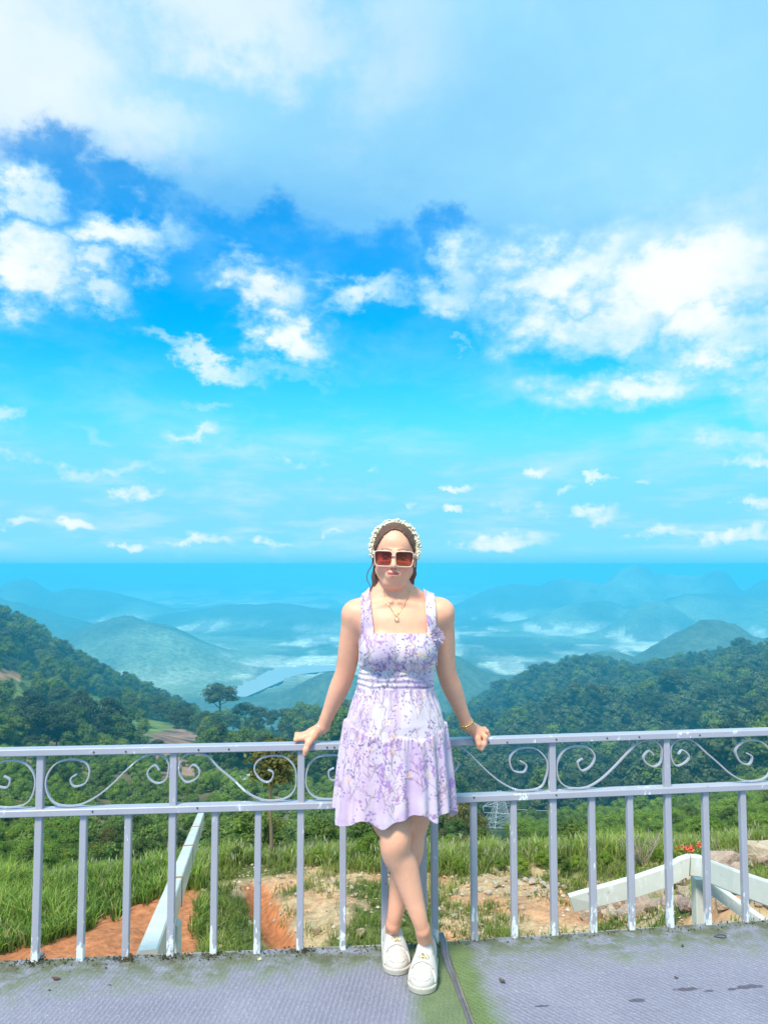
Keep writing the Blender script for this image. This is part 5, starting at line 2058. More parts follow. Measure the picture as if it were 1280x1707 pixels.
def surface_nets(Fd, lo, h, smooth=1):
    s = Fd < 0
    c = np.zeros(tuple(n - 1 for n in Fd.shape), dtype=np.int8)
    for i in (0, 1):
        for j in (0, 1):
            for k in (0, 1):
                c += s[i:i + c.shape[0], j:j + c.shape[1], k:k + c.shape[2]]
    act = (c > 0) & (c < 8)
    I = np.stack(np.nonzero(act), 1)
    vid = np.full(c.shape, -1, dtype=np.int64)
    vid[act] = np.arange(len(I))
    pos = np.zeros((len(I), 3)); cnt = np.zeros(len(I))
    for ax in range(3):
        o1, o2 = [(1, 2), (2, 0), (0, 1)][ax]
        for a in (0, 1):
            for b in (0, 1):
                p0 = I.copy(); p0[:, o1] += a; p0[:, o2] += b
                p1 = p0.copy(); p1[:, ax] += 1
                f0, f1 = Fd[tuple(p0.T)], Fd[tuple(p1.T)]
                m = (f0 < 0) != (f1 < 0)
                t = f0[m] / (f0[m] - f1[m])
                q = p0[m].astype(float)
                q[:, ax] += t
                pos[m] += q; cnt[m] += 1
    V = pos / cnt[:, None]
    faces = []
    for ax in range(3):
        o1, o2 = [(1, 2), (2, 0), (0, 1)][ax]
        sh = list(s.shape)
        sl0 = [slice(None)] * 3; sl1 = [slice(None)] * 3
        sl0[ax] = slice(0, sh[ax] - 1); sl1[ax] = slice(1, sh[ax])
        for o in (o1, o2):
            sl0[o] = slice(1, sh[o] - 1); sl1[o] = slice(1, sh[o] - 1)
        A, B = s[tuple(sl0)], s[tuple(sl1)]
        E = np.stack(np.nonzero(A != B), 1)
        if not len(E): continue
        ins = A[tuple(E.T)]
        E[:, o1] += 1; E[:, o2] += 1

        def cell(d1, d2):
            q = E.copy(); q[:, o1] += d1; q[:, o2] += d2
            return vid[tuple(q.T)]
        Q = np.stack([cell(-1, -1), cell(0, -1), cell(0, 0), cell(-1, 0)], 1)
        Q[~ins] = Q[~ins][:, ::-1]
        faces.append(Q)
    Fc = np.concatenate(faces)
    Fc = Fc[(Fc >= 0).all(1)]
    for _ in range(smooth):
        acc = np.zeros_like(V); n = np.zeros(len(V))
        for a, b in ((0, 1), (1, 2), (2, 3), (3, 0)):
            np.add.at(acc, Fc[:, a], V[Fc[:, b]]); np.add.at(acc, Fc[:, b], V[Fc[:, a]])
            np.add.at(n, Fc[:, a], 1); np.add.at(n, Fc[:, b], 1)
        V = V * .45 + .55 * acc / np.maximum(n, 1)[:, None]
    return V * h + lo, Fc


# ------------------------------------------------------------------ the woman
ROOT = Vector((0.10, 2.70, 0.0))
person = empty('person', ROOT)
tag(person, 'woman in lilac floral sundress, tinted sunglasses and white slip-on shoes leaning on the railing', 'person')
RV = np.array(ROOT)


def vp(px, py, Y):
    return np.array(P(px, py, Y))


TY = 2.815                                                       # depth of the trunk
# trunk sections: photo row, centre column, half width, half depth, depth offset
SEC = [(985, 659, .060, .052, .012), (998, 660, .105, .062, .012), (1012, 661, .138, .075, .006), (1030, 663, .142, .088, .0), (1060, 664, .132, .097, -.004),
       (1085, 664, .130, .099, -.006), (1112, 662, .129, .092, .0), (1145, 659, .132, .092, .004), (1180, 658, .152, .105, .008), (1225, 658, .172, .120, .012),
       (1265, 658, .174, .122, .012), (1300, 658, .165, .110, .01), (1330, 660, .12, .085, .0)]
_sz = np.array([vp(659, r[0], TY)[2] for r in SEC])[::-1]
_sx = np.array([vp(r[1], r[0], TY)[0] for r in SEC])[::-1]
_sa = np.array([r[2] for r in SEC])[::-1]
_sb = np.array([r[3] for r in SEC])[::-1]
_sy = np.array([r[4] for r in SEC])[::-1] + TY


def _smooth_tab():
    z = np.linspace(_sz[0], _sz[-1], 200)
    out = []
    ker = np.exp(-np.linspace(-2, 2, 15) ** 2); ker /= ker.sum()
    for t in (_sx, _sa, _sb, _sy):
        v = np.interp(z, _sz, t)
        out.append(np.convolve(np.pad(v, 7, 'edge'), ker, 'valid'))
    return z, out


_tz, (_tx, _ta, _tb, _tyy) = _smooth_tab()


def trunk_sdf(X, Y, Z, grow=0.0):
    cx, a, b, cyy = (np.interp(Z, _tz, t) for t in (_tx, _ta, _tb, _tyy))
    p = 2.35                                                     # slightly squared ovals
    d = ((np.abs((X - cx) / (a + grow))) ** p + (np.abs((Y - cyy) / (b + grow))) ** p) ** (1 / p) - 1
    d = d * np.minimum(a, b)
    return np.maximum(d, np.maximum(_tz[0] - Z, Z - _tz[-1]))


# joints from the photograph
shL, elL, wrL = vp(592, 1024, 2.815), vp(575, 1124, 2.885), vp(538, 1212, 2.955)
shR, elR, wrR = vp(735, 1021, 2.815), vp(744, 1122, 2.90), vp(778, 1208, 2.985)
hipA, knA, anA = vp(640, 1290, 2.83), vp(659, 1402, 2.735), vp(705, 1552, 2.748)       # front leg
hipB, knB, anB = vp(682, 1290, 2.84), vp(683, 1402, 2.84), vp(655, 1543, 2.868)        # rear leg

# shoes: heel and toe on the carpet
shoeA = (PZ(714, 1598, 0), PZ(701, 1660, 0))
shoeB = (PZ(651, 1571, 0), PZ(664, 1628, 0))

HC = vp(657.5, 929, 2.80)                                        # head centre (eye line)
HR = Matrix.Rotation(math.radians(2.0), 3, 'Y') @ Matrix.Rotation(math.radians(-2), 3, 'Z') @ Matrix.Rotation(math.radians(2), 3, 'X')
HS = 1.0


def hp(x, y, z):
    return HC + np.array(HR @ Vector((x, y, z))) * HS


def build_body():
    f = Field((-.34, 2.40, -.01), (.50, 3.16, 1.62), .0035)
    # trunk
    sl, X, Y, Z = f.sub((-.2, 2.6, .55), (.3, 3.0, 1.36), 0)
    f.merge(sl, trunk_sdf(X, Y, Z).astype(np.float32), 0)
    # bust
    for px in (636, 690):
        c = vp(px, 1083, TY - .072)
        f.ell(c, (.055, .045, .052), .03)
    # neck and shoulders
    nb = vp(659, 992, TY + .012)
    f.cone(nb + np.array([0, 0, -.03]), hp(0, .022, -.05), .054, .0525, .03)
    for s, sh in ((-1, shL), (1, shR)):
        f.cone(hp(s * .03, .03, -.125), sh + np.array([-s * .03, .012, .012]), .032, .042, .035)
        f.cone(sh, sh + np.array([-s * .045, 0, -.02]), .0435, .053, .035)
    # collar bones
    for s, sh in ((-1, shL), (1, shR)):
        f.cone(vp(659, 1003, TY - .062) + np.array([s * .015, 0, 0]), sh + np.array([-s * .035, -.035, .012]), .008, .008, .014)
    f.trunk = f.F.copy()
    # arms
    for sh, el, wr in ((shL, elL, wrL), (shR, elR, wrR)):
        f.limb([sh, sh * .55 + el * .45, el * .93 + sh * .07, el * .72 + wr * .28, el * .3 + wr * .7, wr], [.0455, .0420, .0370, .0365, .0268, .0230], .022)
    # legs
    for hip, kn, an, kr, (hl, to) in ((hipA, knA, anA, .0545, shoeA), (hipB, knB, anB, .0525, shoeB)):
        hl, to = np.array(hl), np.array(to)
        c1 = kn * .70 + an * .30 + np.array([0, .014, 0])
        c2 = kn * .36 + an * .64 + np.array([0, .008, 0])
        f.limb([hip, kn * .6 + hip * .4, kn + np.array([0, 0, .03]), kn + np.array([0, .004, -.035]), c1, c2, an * .92 + kn * .08, an + (hl - an) * .2],
               [.098, .076, kr + .001, kr - .0035, .0500, .0370, .0262, .0258], .022)
        f.ell(kn + np.array([0, -.020, .004]), (.030, .030, .038), .04)                 # knee cap
        f.limb([an + np.array([0, .002, .01]), hl * .70 + to * .30 + np.array([0, 0, .066]), hl * .52 + to * .48 + np.array([0, 0, .050]), hl * .25 + to * .75 + np.array([0, 0, .032])], [.0235, .0275, .026, .018], .005)
        f.limb([an, hl * .86 + to * .14 + np.array([0, 0, .04])], [.0245, .026], .006)
    # hands -------------------------------------------------------------
    rz = RT                                                       # rail top
    # her right hand (left in the photo): palm on the rail, fingers along it, thumb hooked over the front

    def finger(pts, r0, r1, k=.006):
        n = len(pts)
        rs = [r0 + (r1 - r0) * i / (n - 1) for i in range(n)]
        f.chain([np.array(p) for p in pts], rs, k)

    w = wrL + np.array([0, 0, 0])
    d = np.array([FL.d.x, FL.d.y, 0]); n_ = np.array([FL.n.x, FL.n.y, 0])
    pc = np.array(FL.at(S(FL, 512, 1236), 0)); pc[2] = rz

    def q(al, ac, h):                                             # along rail (to the left +), across (to the viewer +), above
        return pc - d * al - n_ * ac + np.array([0, 0, h])
    kn_ = [q(.012, .018, .022), q(.016, .000, .026), (q(.012, -.017, .026)), q(.004, -.032, .022)]
    f.cone(wrL, q(-.022, -.004, .036), .0225, .024, .012, flat=((0, 0, 1), .85))
    for i, kk in enumerate(kn_):
        f.cone(q(-.03, .008 - .008 * i, .036), kk, .0155, .0115, .009)
    f.cone(q(-.02, .012, .028), q(.004, .0, .022), .018, .016, .012)
    finger([kn_[0], q(.040, .021, .017), q(.062, .022, .0105), q(.080, .021, .008)], .0098, .0066)
    finger([kn_[1], q(.048, .000, .024), q(.073, -.002, .013), q(.090, -.003, .008)], .0100, .0066)
    finger([kn_[2], q(.042, -.020, .026), q(.062, -.026, .014), q(.074, -.029, .006)], .0096, .0064)
    finger([kn_[3], q(.028, -.037, .020), q(.042, -.043, .010), q(.050, -.046, .000)], .0085, .0058)
    finger([q(-.022, .020, .024), q(-.006, .034, .006), q(.004, .040, -.016), q(.008, .0385, -.034)], .0135, .0082, .009)

    # her left hand (right in the photo): heel of the hand on the rail, fingers curled over, thumb down the front
    d = np.array([FR.d.x, FR.d.y, 0]); n_ = np.array([FR.n.x, FR.n.y, 0])
    pc = np.array(FR.at(S(FR, 796, 1228), 0)); pc[2] = rz

    def q(al, ac, h):                                             # along rail (to the right +), across (to the viewer +), above
        return pc + d * al - n_ * ac + np.array([0, 0, h])
    kn_ = [q(.012, .020, .020), q(.014, .004, .028), q(.012, -.012, .028), q(.006, -.027, .023)]
    f.cone(wrR, q(-.016, -.002, .033), .0225, .024, .012)
    for i, kk in enumerate(kn_):
        f.cone(q(-.024, .010 - .009 * i, .034), kk, .0155, .0122, .009)
    f.cone(q(-.018, .012, .026), q(.006, .004, .018), .019, .016, .012)
    finger([kn_[0], q(.020, .038, .010), q(.016, .041, -.016), q(.006, .0385, -.037)], .0105, .0072)
    finger([kn_[1], q(.034, .006, .024), q(.040, .003, .012), q(.034, .004, .006)], .0102, .007)
    finger([kn_[2], q(.032, -.016, .028), q(.040, -.030, .014), q(.036, -.040, .000)], .0098, .0066)
    finger([kn_[3], q(.022, -.036, .022), q(.028, -.043, .006), q(.024, -.042, -.012)], .0088, .006)
    finger([q(-.020, .022, .022), q(-.010, .036, .004), q(-.006, .041, -.014), q(-.006, .0375, -.030)], .013, .0085, .009)

    # head ----------------------------------------------------------------
    Mh = [[HR[r][c] for c in range(3)] for r in range(3)]
    f.ell(hp(0, .015, .040), np.array((.0725, .092, .084)), .02, Mh)                    # skull
    f.ell(hp(0, -.030, -.036), (.0575, .060, .066), .025, Mh)                            # mid face
    f.ell(hp(0, -.052, -.084), (.034, .030, .026), .022, Mh)                            # chin
    for s in (-1, 1):
        f.cone(hp(s * .051, .000, -.048), hp(s * .020, -.052, -.088), .018, .016, .020)  # jaw
        f.ell(hp(s * .037, -.056, -.030), (.027, .024, .025), .02, Mh)                   # cheek
        f.ell(hp(s * .031, -.079, .002), (.020, .012, .013), .008, Mh, carve=True)       # eye socket
        f.ell(hp(s * .073, .012, -.006), (.0085, .018, .030), .008, Mh)                  # ear
        f.ell(hp(s * .078, .006, -.006), (.004, .010, .018), .004, Mh, carve=True)
        f.ell(hp(s * .013, -.0925, -.0325), (.0085, .010, .0075), .006, Mh)              # nostril wing
        f.cone(hp(s * .012, -.083, .022), hp(s * .045, -.070, .020), .008, .006, .012)   # brow
    f.cone(hp(0, -.083, .016), hp(0, -.107, -.027), .0075, .0110, .008)                  # nose
    for s in (-1, 1):
        f.ell(hp(s * .0062, -.1045, -.0385), (.0035, .004, .0022), .002, Mh, carve=True)   # nostril
    f.ell(hp(0, -.084, -.060), (.028, .014, .021), .014, Mh)                             # mouth mound
    f.chain([hp(-.0270, -.0850, -.0505), hp(-.009, -.0965, -.0525), hp(0, -.0965, -.0535), hp(.009, -.0965, -.0525), hp(.0270, -.0850, -.0505)], [.0028, .0048, .0045, .0048, .0028], .004)
    f.chain([hp(-.0245, -.0860, -.0525), hp(-.008, -.0965, -.0625), hp(.008, -.0965, -.0625), hp(.0245, -.0860, -.0525)], [.0028, .0056, .0056, .0028], .004)
    for a_, b_ in ((-.021, 0), (0, .021)):
        mid = hp((a_ + b_) / 2, -.103, -.0570)
        f.ell(mid, (.0125, .0045, .0011), .002, Mh, carve=True)                          # line between the lips
    return f


BF = build_body()
V, Fc = BF.mesh(2)


def body_front(x, z, ymax=3.1):
    """first depth where the skin lies for a given x, z (seen from the front)"""
    i = int(round((x - BF.lo[0]) / BF.h)); k = int(round((z - BF.lo[2]) / BF.h))
    col_ = BF.F[i, :, k]
    j = np.nonzero(col_ < 0)[0]
    if not len(j): return TY
    j = j[0]
    t = col_[j - 1] / (col_[j - 1] - col_[j]) if j > 0 else 0
    return BF.lo[1] + BF.h * (j - 1 + t)


# skin colours: lips, cheeks, brows, nails are vertex tints
def local(Vw):
    D = (Vw - HC) / HS
    Mi = np.array(HR)
    return D @ Mi


SKIN = np.array([.89, .44, .28])
hl = local(V)
colr = np.tile(SKIN, (len(V), 1))
nv = fbm(V[:, 0] * 30 + V[:, 1] * 17, V[:, 2] * 30, 5, 3)[:, None]
nw = fbm(V[:, 0] * 90 + V[:, 1] * 40, V[:, 2] * 90, 9, 3)[:, None]
colr *= (.90 + .12 * nv + .08 * nw)
colr *= np.array([1, 1, 1]) - (fbm(V[:, 0] * 14 + 3, V[:, 2] * 14 + V[:, 1] * 9, 17, 3)[:, None] - .5) * np.array([.04, .16, .20])
for jt, rr_ in ((elL, .04), (elR, .04), (wrL + np.array([-.05, 0, -.02]), .06), (wrR + np.array([.03, 0, -.02]), .05), (anA, .05), (anB, .05)):
    w_ = np.exp(-(((V - jt) / rr_) ** 2).sum(1))[:, None]
    colr = colr * (1 - w_ * np.array([.02, .12, .14]))
m = np.exp(-(((np.abs(hl[:, 0]) - .036) / .018) ** 2 + ((hl[:, 2] + .030) / .018) ** 2)) * (hl[:, 1] < -.03)
colr = colr * (1 - .25 * m[:, None]) + np.array([.68, .28, .20]) * .25 * m[:, None]
lip_u = (np.abs(hl[:, 0]) < .0225) & (hl[:, 1] < -.074) & (np.abs(hl[:, 2] + .0530 - 4.0 * hl[:, 0] ** 2) < .0050 * (1 - np.abs(hl[:, 0]) / .034))
lip_l = (np.abs(hl[:, 0]) < .0215) & (hl[:, 1] < -.074) & (np.abs(hl[:, 2] + .0620 - .32 * np.abs(hl[:, 0])) < .0056 * (1 - np.abs(hl[:, 0]) / .032))
colr[lip_u] = (.50, .13, .11); colr[lip_l] = (.62, .20, .16)
ml = (np.abs(hl[:, 0]) < .019) & (hl[:, 1] < -.074) & (np.abs(hl[:, 2] + .0572 - 7.0 * hl[:, 0] ** 2) < .0017)
colr[ml] = (.26, .07, .06)
br = (np.abs(hl[:, 0]) > .010) & (np.abs(hl[:, 0]) < .047) & (hl[:, 1] < -.055) & (np.abs(hl[:, 2] - (.0268 + .004 * np.sin((np.abs(hl[:, 0]) - .01) / .037 * 3.0))) < .0028)
colr[br] = colr[br] * .3 + np.array([.10, .06, .045]) * .7
nf_ = (np.abs(np.abs(hl[:, 0]) - (.0165 + (-.030 - hl[:, 2]) * .55)) < .0022) & (hl[:, 2] < -.034) & (hl[:, 2] > -.056) & (hl[:, 1] < -.06)
colr[nf_] *= np.array([.88, .80, .78])  # smile folds: shading painted in as darker skin
ns_ = (np.hypot(np.abs(hl[:, 0]) - .0065, hl[:, 2] + .0375) < .0042) & (hl[:, 1] < -.09)
colr[ns_] *= np.array([.62, .48, .45])
kneem = np.exp(-(((V - knA) / .05) ** 2).sum(1)) + np.exp(-(((V - knB) / .05) ** 2).sum(1))
colr = colr * (1 - .18 * kneem[:, None]) + np.array([.56, .26, .17]) * .18 * kneem[:, None]

M = Mat('skin')
c = M.attr('col')
M.p(Base_Color=c, Roughness=.43)
M.b.inputs['Specular IOR Level'].default_value = .35
M.b.inputs['Subsurface Weight'].default_value = .12
M.b.inputs['Subsurface Radius'].default_value = (.012, .005, .003)
M.b.inputs['Subsurface Scale'].default_value = 1.0
M.bump(M.noise(M.coord('Object'), 260, 4, .65), .16, .0015)
np_obj('body', V - RV, Fc, M.m, person, color=colr)


# ------------------------------------------------------------------ dress print
class Print:
    """floral print painted on cloth coordinates (s across, t up; metres)"""
    def __init__(self, s, t, seed):
        self.s, self.t = s, t
        self.r = random.Random(seed)
        n1 = fbm(s * 16, t * 9, seed, 3)[:, None]
        n2 = fbm(s * 9 + 5, t * 6, seed + 4, 3)[:, None]
        base = np.array([.68, .59, .645])
        lav = np.array([.54, .39, .58])
        pink = np.array([.72, .52, .60])
        k = sstep(.46, .68, n1); k2 = sstep(.56, .75, n2)
        self.c = base * np.ones((len(s), 3)) * (1 - .62 * k) + lav * .62 * k
        self.c = self.c * (1 - .4 * k2) + pink * .4 * k2
        self.ps = .0

    def seg(self, a, b, w, col, op=.9):
        lo = (min(a[0], b[0]) - w * 2, min(a[1], b[1]) - w * 2); hi = (max(a[0], b[0]) + w * 2, max(a[1], b[1]) + w * 2)
        i = np.nonzero((self.s > lo[0]) & (self.s < hi[0]) & (self.t > lo[1]) & (self.t < hi[1]))[0]
        if not len(i): return
        ax, ay = self.s[i] - a[0], self.t[i] - a[1]
        bx, by = b[0] - a[0], b[1] - a[1]
        h = np.clip((ax * bx + ay * by) / max(bx * bx + by * by, 1e-12), 0, 1)
        d = np.hypot(ax - bx * h, ay - by * h)
        al = (np.clip((w * 1.35 - d) / (w * .8), 0, 1) * op)[:, None]
        self.c[i] = self.c[i] * (1 - al) + np.array(col) * al

    def petal(self, x, y, an, l, w, col, op=.9):
        self.seg((x, y), (x + math.cos(an) * l, y + math.sin(an) * l), w, col, op)

    def fill(self, s0, s1, t0, t1, dens=1.0):
        r = self.r
        area = (s1 - s0) * (t1 - t0)
        VIO = [(.22, .13, .32), (.30, .18, .42), (.18, .13, .26), (.38, .20, .36)]
        STM = [(.36, .24, .33), (.46, .30, .36), (.34, .26, .27)]
        for _ in range(int(area * 400 * dens)):                   # stems with leaves
            x, y = r.uniform(s0, s1), r.uniform(t0, t1)
            an = 1.57 + r.gauss(0, .35)
            L_ = r.uniform(.05, .13)
            col = r.choice(STM)
            n = 7
            cv = r.uniform(-.9, .9)
            px, py = x, y
            for k in range(n):
                a2 = an + cv * k / n
                qx, qy = px + math.cos(a2) * L_ / n, py + math.sin(a2) * L_ / n
                self.seg((px, py), (qx, qy), .0011, col, .75)
                if k > 0 and r.random() < .7:
                    sd = r.choice((-1, 1))
                    self.petal(px, py, a2 + sd * r.uniform(.4, .9), r.uniform(.010, .024), .0015, r.choice(STM + VIO[:1]), .75)
                px, py = qx, qy
            kind = r.random()
            if kind < .35:                                        # lavender spike
                for k in range(10):
                    t = k / 10
                    bx, by = px + math.cos(an) * .04 * (t - .7), py + math.sin(an) * .04 * (t - .7)
                    self.petal(bx, by, an + r.choice((-1, 1)) * .8, .006, .0022, r.choice([(.46, .28, .56), (.40, .24, .50)]), .9)
            elif kind < .62:                                      # pale daisy-like bloom
                pc_ = r.choice([(.80, .60, .60), (.82, .72, .60), (.70, .52, .70)])
                for k in range(7):
                    self.petal(px, py, k * .9 + r.uniform(-.15, .15), r.uniform(.008, .013), .0022, pc_, .85)
                self.petal(px, py, 0, .001, .0038, r.choice([(.78, .55, .16), (.72, .42, .20)]), .95)
        for _ in range(int(area * 380 * dens)):                   # sprays of small dark violet petals
            x, y = r.uniform(s0, s1), r.uniform(t0, t1)
            col = r.choice(VIO)
            for k in range(r.randint(3, 9)):
                self.petal(x + r.gauss(0, .011), y + r.gauss(0, .013), r.uniform(0, 6.28), r.uniform(.002, .006), r.uniform(.0016, .0030), col, .85)


def cloth_mat(name):
    M = Mat(name)
    c = M.attr('col')
    M.p(Base_Color=c, Roughness=.75)
    M.b.inputs['Specular IOR Level'].default_value = .2
    M.b.inputs['Sheen Weight'].default_value = .15
    w = M.noise(M.coord('Object'), 55, 4, .6)
    M.bump(w, .25, .006)
    return M.m


M_CLOTH = cloth_mat('floral_cloth')
z_top = vp(660, 1052, TY)[2]; z_seam = vp(660, 1109, TY)[2]; z_waist = vp(660, 1146, TY)[2]


# bodice: a shell over the body cut by neckline, arm holes and waist
def build_bodice():
    f = Field((-.14, 2.62, z_waist - .05), (.26, 3.0, 1.36), .0025)
    sl, X, Y, Z = f.sub((-.2, 2.5, .5), (.4, 3.1, 1.4), 0)
    # sample the body field
    gi = [(a - BF.lo[k]) / BF.h for k, a in enumerate((X, Y, Z))]
    i0 = [np.clip(np.floor(g).astype(int), 0, BF.n[k] - 2) for k, g in enumerate(gi)]
    fr = [g - i for g, i in zip(gi, i0)]
    body = 0
    for a in (0, 1):
        for b in (0, 1):
            for c in (0, 1):
                wgt = (fr[0] if a else 1 - fr[0]) * (fr[1] if b else 1 - fr[1]) * (fr[2] if c else 1 - fr[2])
                body = body + wgt * BF.trunk[i0[0] + a, i0[1] + b, i0[2] + c]
    tr = trunk_sdf(X, Y, Z, .012) * 1.0
    # the bust rises above the body's own shape as sewn cups
    cup = np.full(X.shape, .2)
    for px in (636, 690):
        c = vp(px, 1083, TY - .074)
        r_ = (.063, .062, .060)
        k0 = np.sqrt(((X - c[0]) / r_[0]) ** 2 + ((Y - c[1]) / r_[1]) ** 2 + ((Z - c[2]) / r_[2]) ** 2)
        cup = np.minimum(cup, (k0 - 1) * .05)
    cx = vp(662, 1080, TY)[0]
    seam = z_seam + .035 * (X - cx) * -1 * .6 + .010 * np.cos((X - cx) * 26) * 0
    above = sstep(seam - .003, seam + .003, Z)
    ruch = .0016 * np.sin((Z - z_waist) * 330 + 5 * (X - cx) + 3 * vnoise(X * 25, Z * 25, 4)) * (1 - above)
    grow = .0045 + .0055 * above + ruch
    pleat = .0018 * np.cos((X - cx) * 210) * sstep(seam + .05, seam + .005, Z) * above
    d = np.minimum(body, tr + .012) - grow - pleat
    # smooth union with the cups above the seam
    k = .022
    cc = np.where(Z > seam - .002, cup - .006, .2)
    h = np.clip(.5 + .5 * (cc - d) / k, 0, 1)
    d = cc * (1 - h) + d * h - k * h * (1 - h)
    # below the seam the cloth bridges smoothly inwards
    # region in front view
    zt = z_top + .0015 * np.cos((X - cx) * 40)
    reg = Z - zt
    Xs = X - cx
    # straps lean outwards towards the neck side as in the photo
    for (b0, b1, t0, t1) in ((603, 624, 598, 617), (711, 726, 706, 724)):
        zz = np.clip((Z - z_top) / (vp(660, 988, TY)[2] - z_top), -.3, 1.6)
        xo = vp(b0, 1052, TY)[0] + (vp(t0, 988, TY)[0] - vp(b0, 1052, TY)[0]) * zz
        xi = vp(b1, 1052, TY)[0] + (vp(t1, 988, TY)[0] - vp(b1, 1052, TY)[0]) * zz
        st = np.maximum(xo - X, X - xi)
        reg = np.minimum(reg, st)
    # arm holes
    wz = np.clip((Z - vp(660, 1090, TY)[2]) / .08, 0, 1)
    xl = vp(597, 1100, TY)[0] * (1 - wz) + vp(602, 1050, TY)[0] * wz
    xr = vp(729, 1100, TY)[0] * (1 - wz) + vp(727, 1050, TY)[0] * wz
    reg = np.maximum(reg, np.maximum(xl - .012 * (1 - wz) - X, X - xr - .012 * (1 - wz)))
    reg = np.maximum(reg, (z_waist - .02) - Z)
    f.F[sl] = np.maximum(d, reg).astype(np.float32)
    return f


bf = build_bodice()
V, Fc = bf.mesh(1)
pr = Print(V[:, 0] + 3.0 * (V[:, 1] > TY), V[:, 2], 3)
pr.fill(-.12, .24, z_waist - .05, 1.34, 1.5)
np_obj('bodice', V - RV, Fc, M_CLOTH, person, color=pr.c)

# skirt: fitted yoke, gathered flounce
NA, NT = 520, 190


def skirt():
    th = np.linspace(0, 2 * np.pi, NA, endpoint=False)
    rows = np.linspace(0, 1, NT)
    rr = random.Random(12)
    zw = z_waist
    cxs = lambda py: vp(659 - .5 * (py - 1145) / 100, py, TY)[0]
    pys = [1143, 1150, 1165, 1180, 1200, 1222, 1245, 1275, 1310, 1350]
    has = [.1365, .138, .150, .162, .176, .184, .190, .196, .201, .206]
    hbs = [.098, .101, .110, .118, .126, .130, .132, .136, .142, .148]
    folds = [(rr.randint(9, 13), rr.uniform(0, 6.28), .5), (rr.randint(15, 19), rr.uniform(0, 6.28), .42), (rr.randint(22, 27), rr.uniform(0, 6.28), .3), (5, 1.0, .35)]
    TH, RW = np.meshgrid(th, rows, indexing='ij')
    hem = 1347 + 9 * np.sin(2 * TH + .6) + 7 * np.sin(7 * TH + 1.0) + 3 * np.sin(13 * TH)     # photo row of the hem
    front = np.clip(-np.sin(TH), 0, 1)
    hem = hem + 6 * front
    PY = 1143 + (hem - 1143) * RW
    # seam row between yoke and flounce
    u = np.cos(TH)
    seam = np.interp(u, [-1, -.55, -.25, .05, .5, .8, 1], [1196, 1210, 1221, 1214, 1221, 1212, 1200])
    seam = np.where(np.sin(TH) > 0, 1205, seam)
    low = sstep(seam - 1, seam + 3, PY)
    t2 = np.clip((PY - seam) / (1350 - seam), 0, 1)
    A = np.interp(PY, pys, has); B = np.interp(PY, pys, hbs)
    wav = sum(a * np.sin(n * TH + p + .5 * np.sin(3 * TH + p)) for n, p, a in folds)
    sharp = np.sign(wav) * np.abs(wav) ** .8
    off = low * (.004 + (.0035 + .0125 * t2) * sharp) + (1 - low) * (.0022 * np.sin(31 * TH + 2 * np.sin(4 * TH)) * sstep(1200, 1150, PY) + .002 * np.sin(6 * TH + PY / 13))
    gather = low * np.exp(-((PY - seam - 4) / 14) ** 2) * .0022 * np.sin(70 * TH + 3 * np.sin(9 * TH))
    off = off + gather
    off = off * np.where(np.sin(TH) > .2, .55, 1.0)
    p = 2.2
    rad = 1.0 / ((np.abs(np.cos(TH)) / 1) ** p + (np.abs(np.sin(TH)) / 1) ** p) ** (1 / p)
    zc = np.array([vp(659, float(q), TY)[2] for q in np.linspace(1100, 1400, 61)])
    Z = np.interp(PY, np.linspace(1100, 1400, 61), zc)
    CX = vp(659, 1145, TY)[0] - .004 * (PY - 1145) / 100
    X = CX + (A + off) * np.cos(TH) * rad
    Yv = TY - .004 + (B + off) * np.sin(TH) * rad
    # the rail stops the cloth behind
    lim = 2.945 + .118 * (X - .03)
    Yv = np.minimum(Yv, lim - .004 * np.sin(9 * TH))
    arc = (TH - 1.5 * np.pi) * .19
    return np.stack([X, Yv, Z], -1).reshape(-1, 3), arc.reshape(-1), Z.reshape(-1), low.reshape(-1), PY.reshape(-1)


V, s_, t_, low, PYv = skirt()
idx = np.arange(NA * NT).reshape(NA, NT)
nx = np.roll(idx, -1, axis=0)
Fc = np.stack([idx[:, :-1], idx[:, 1:], nx[:, 1:], nx[:, :-1]], -1).reshape(-1, 4)
# inner side gives the cloth thickness at the hem
Vi = V.copy()
cxy = np.array([vp(659, 1240, TY)[0], TY])
Vi[:, :2] = cxy + (V[:, :2] - cxy) * .985
Fi = Fc[:, ::-1] + len(V)
hemf = np.stack([idx[:, -1], idx[:, -1] + len(V), nx[:, -1] + len(V), nx[:, -1]], -1)
pr = Print(s_, t_, 8)
pr.fill(s_.min(), s_.max(), t_.min(), t_.max(), 1.15)
kcol = pr.c * np.where((low > .5)[:, None], np.array([.97, .91, .98]), 1.0)
V2 = np.concatenate([V, Vi]); F2 = np.concatenate([Fc, Fi, hemf])
np_obj('skirt', V2 - RV, F2, M_CLOTH, person, color=np.concatenate([kcol, kcol * .98]))

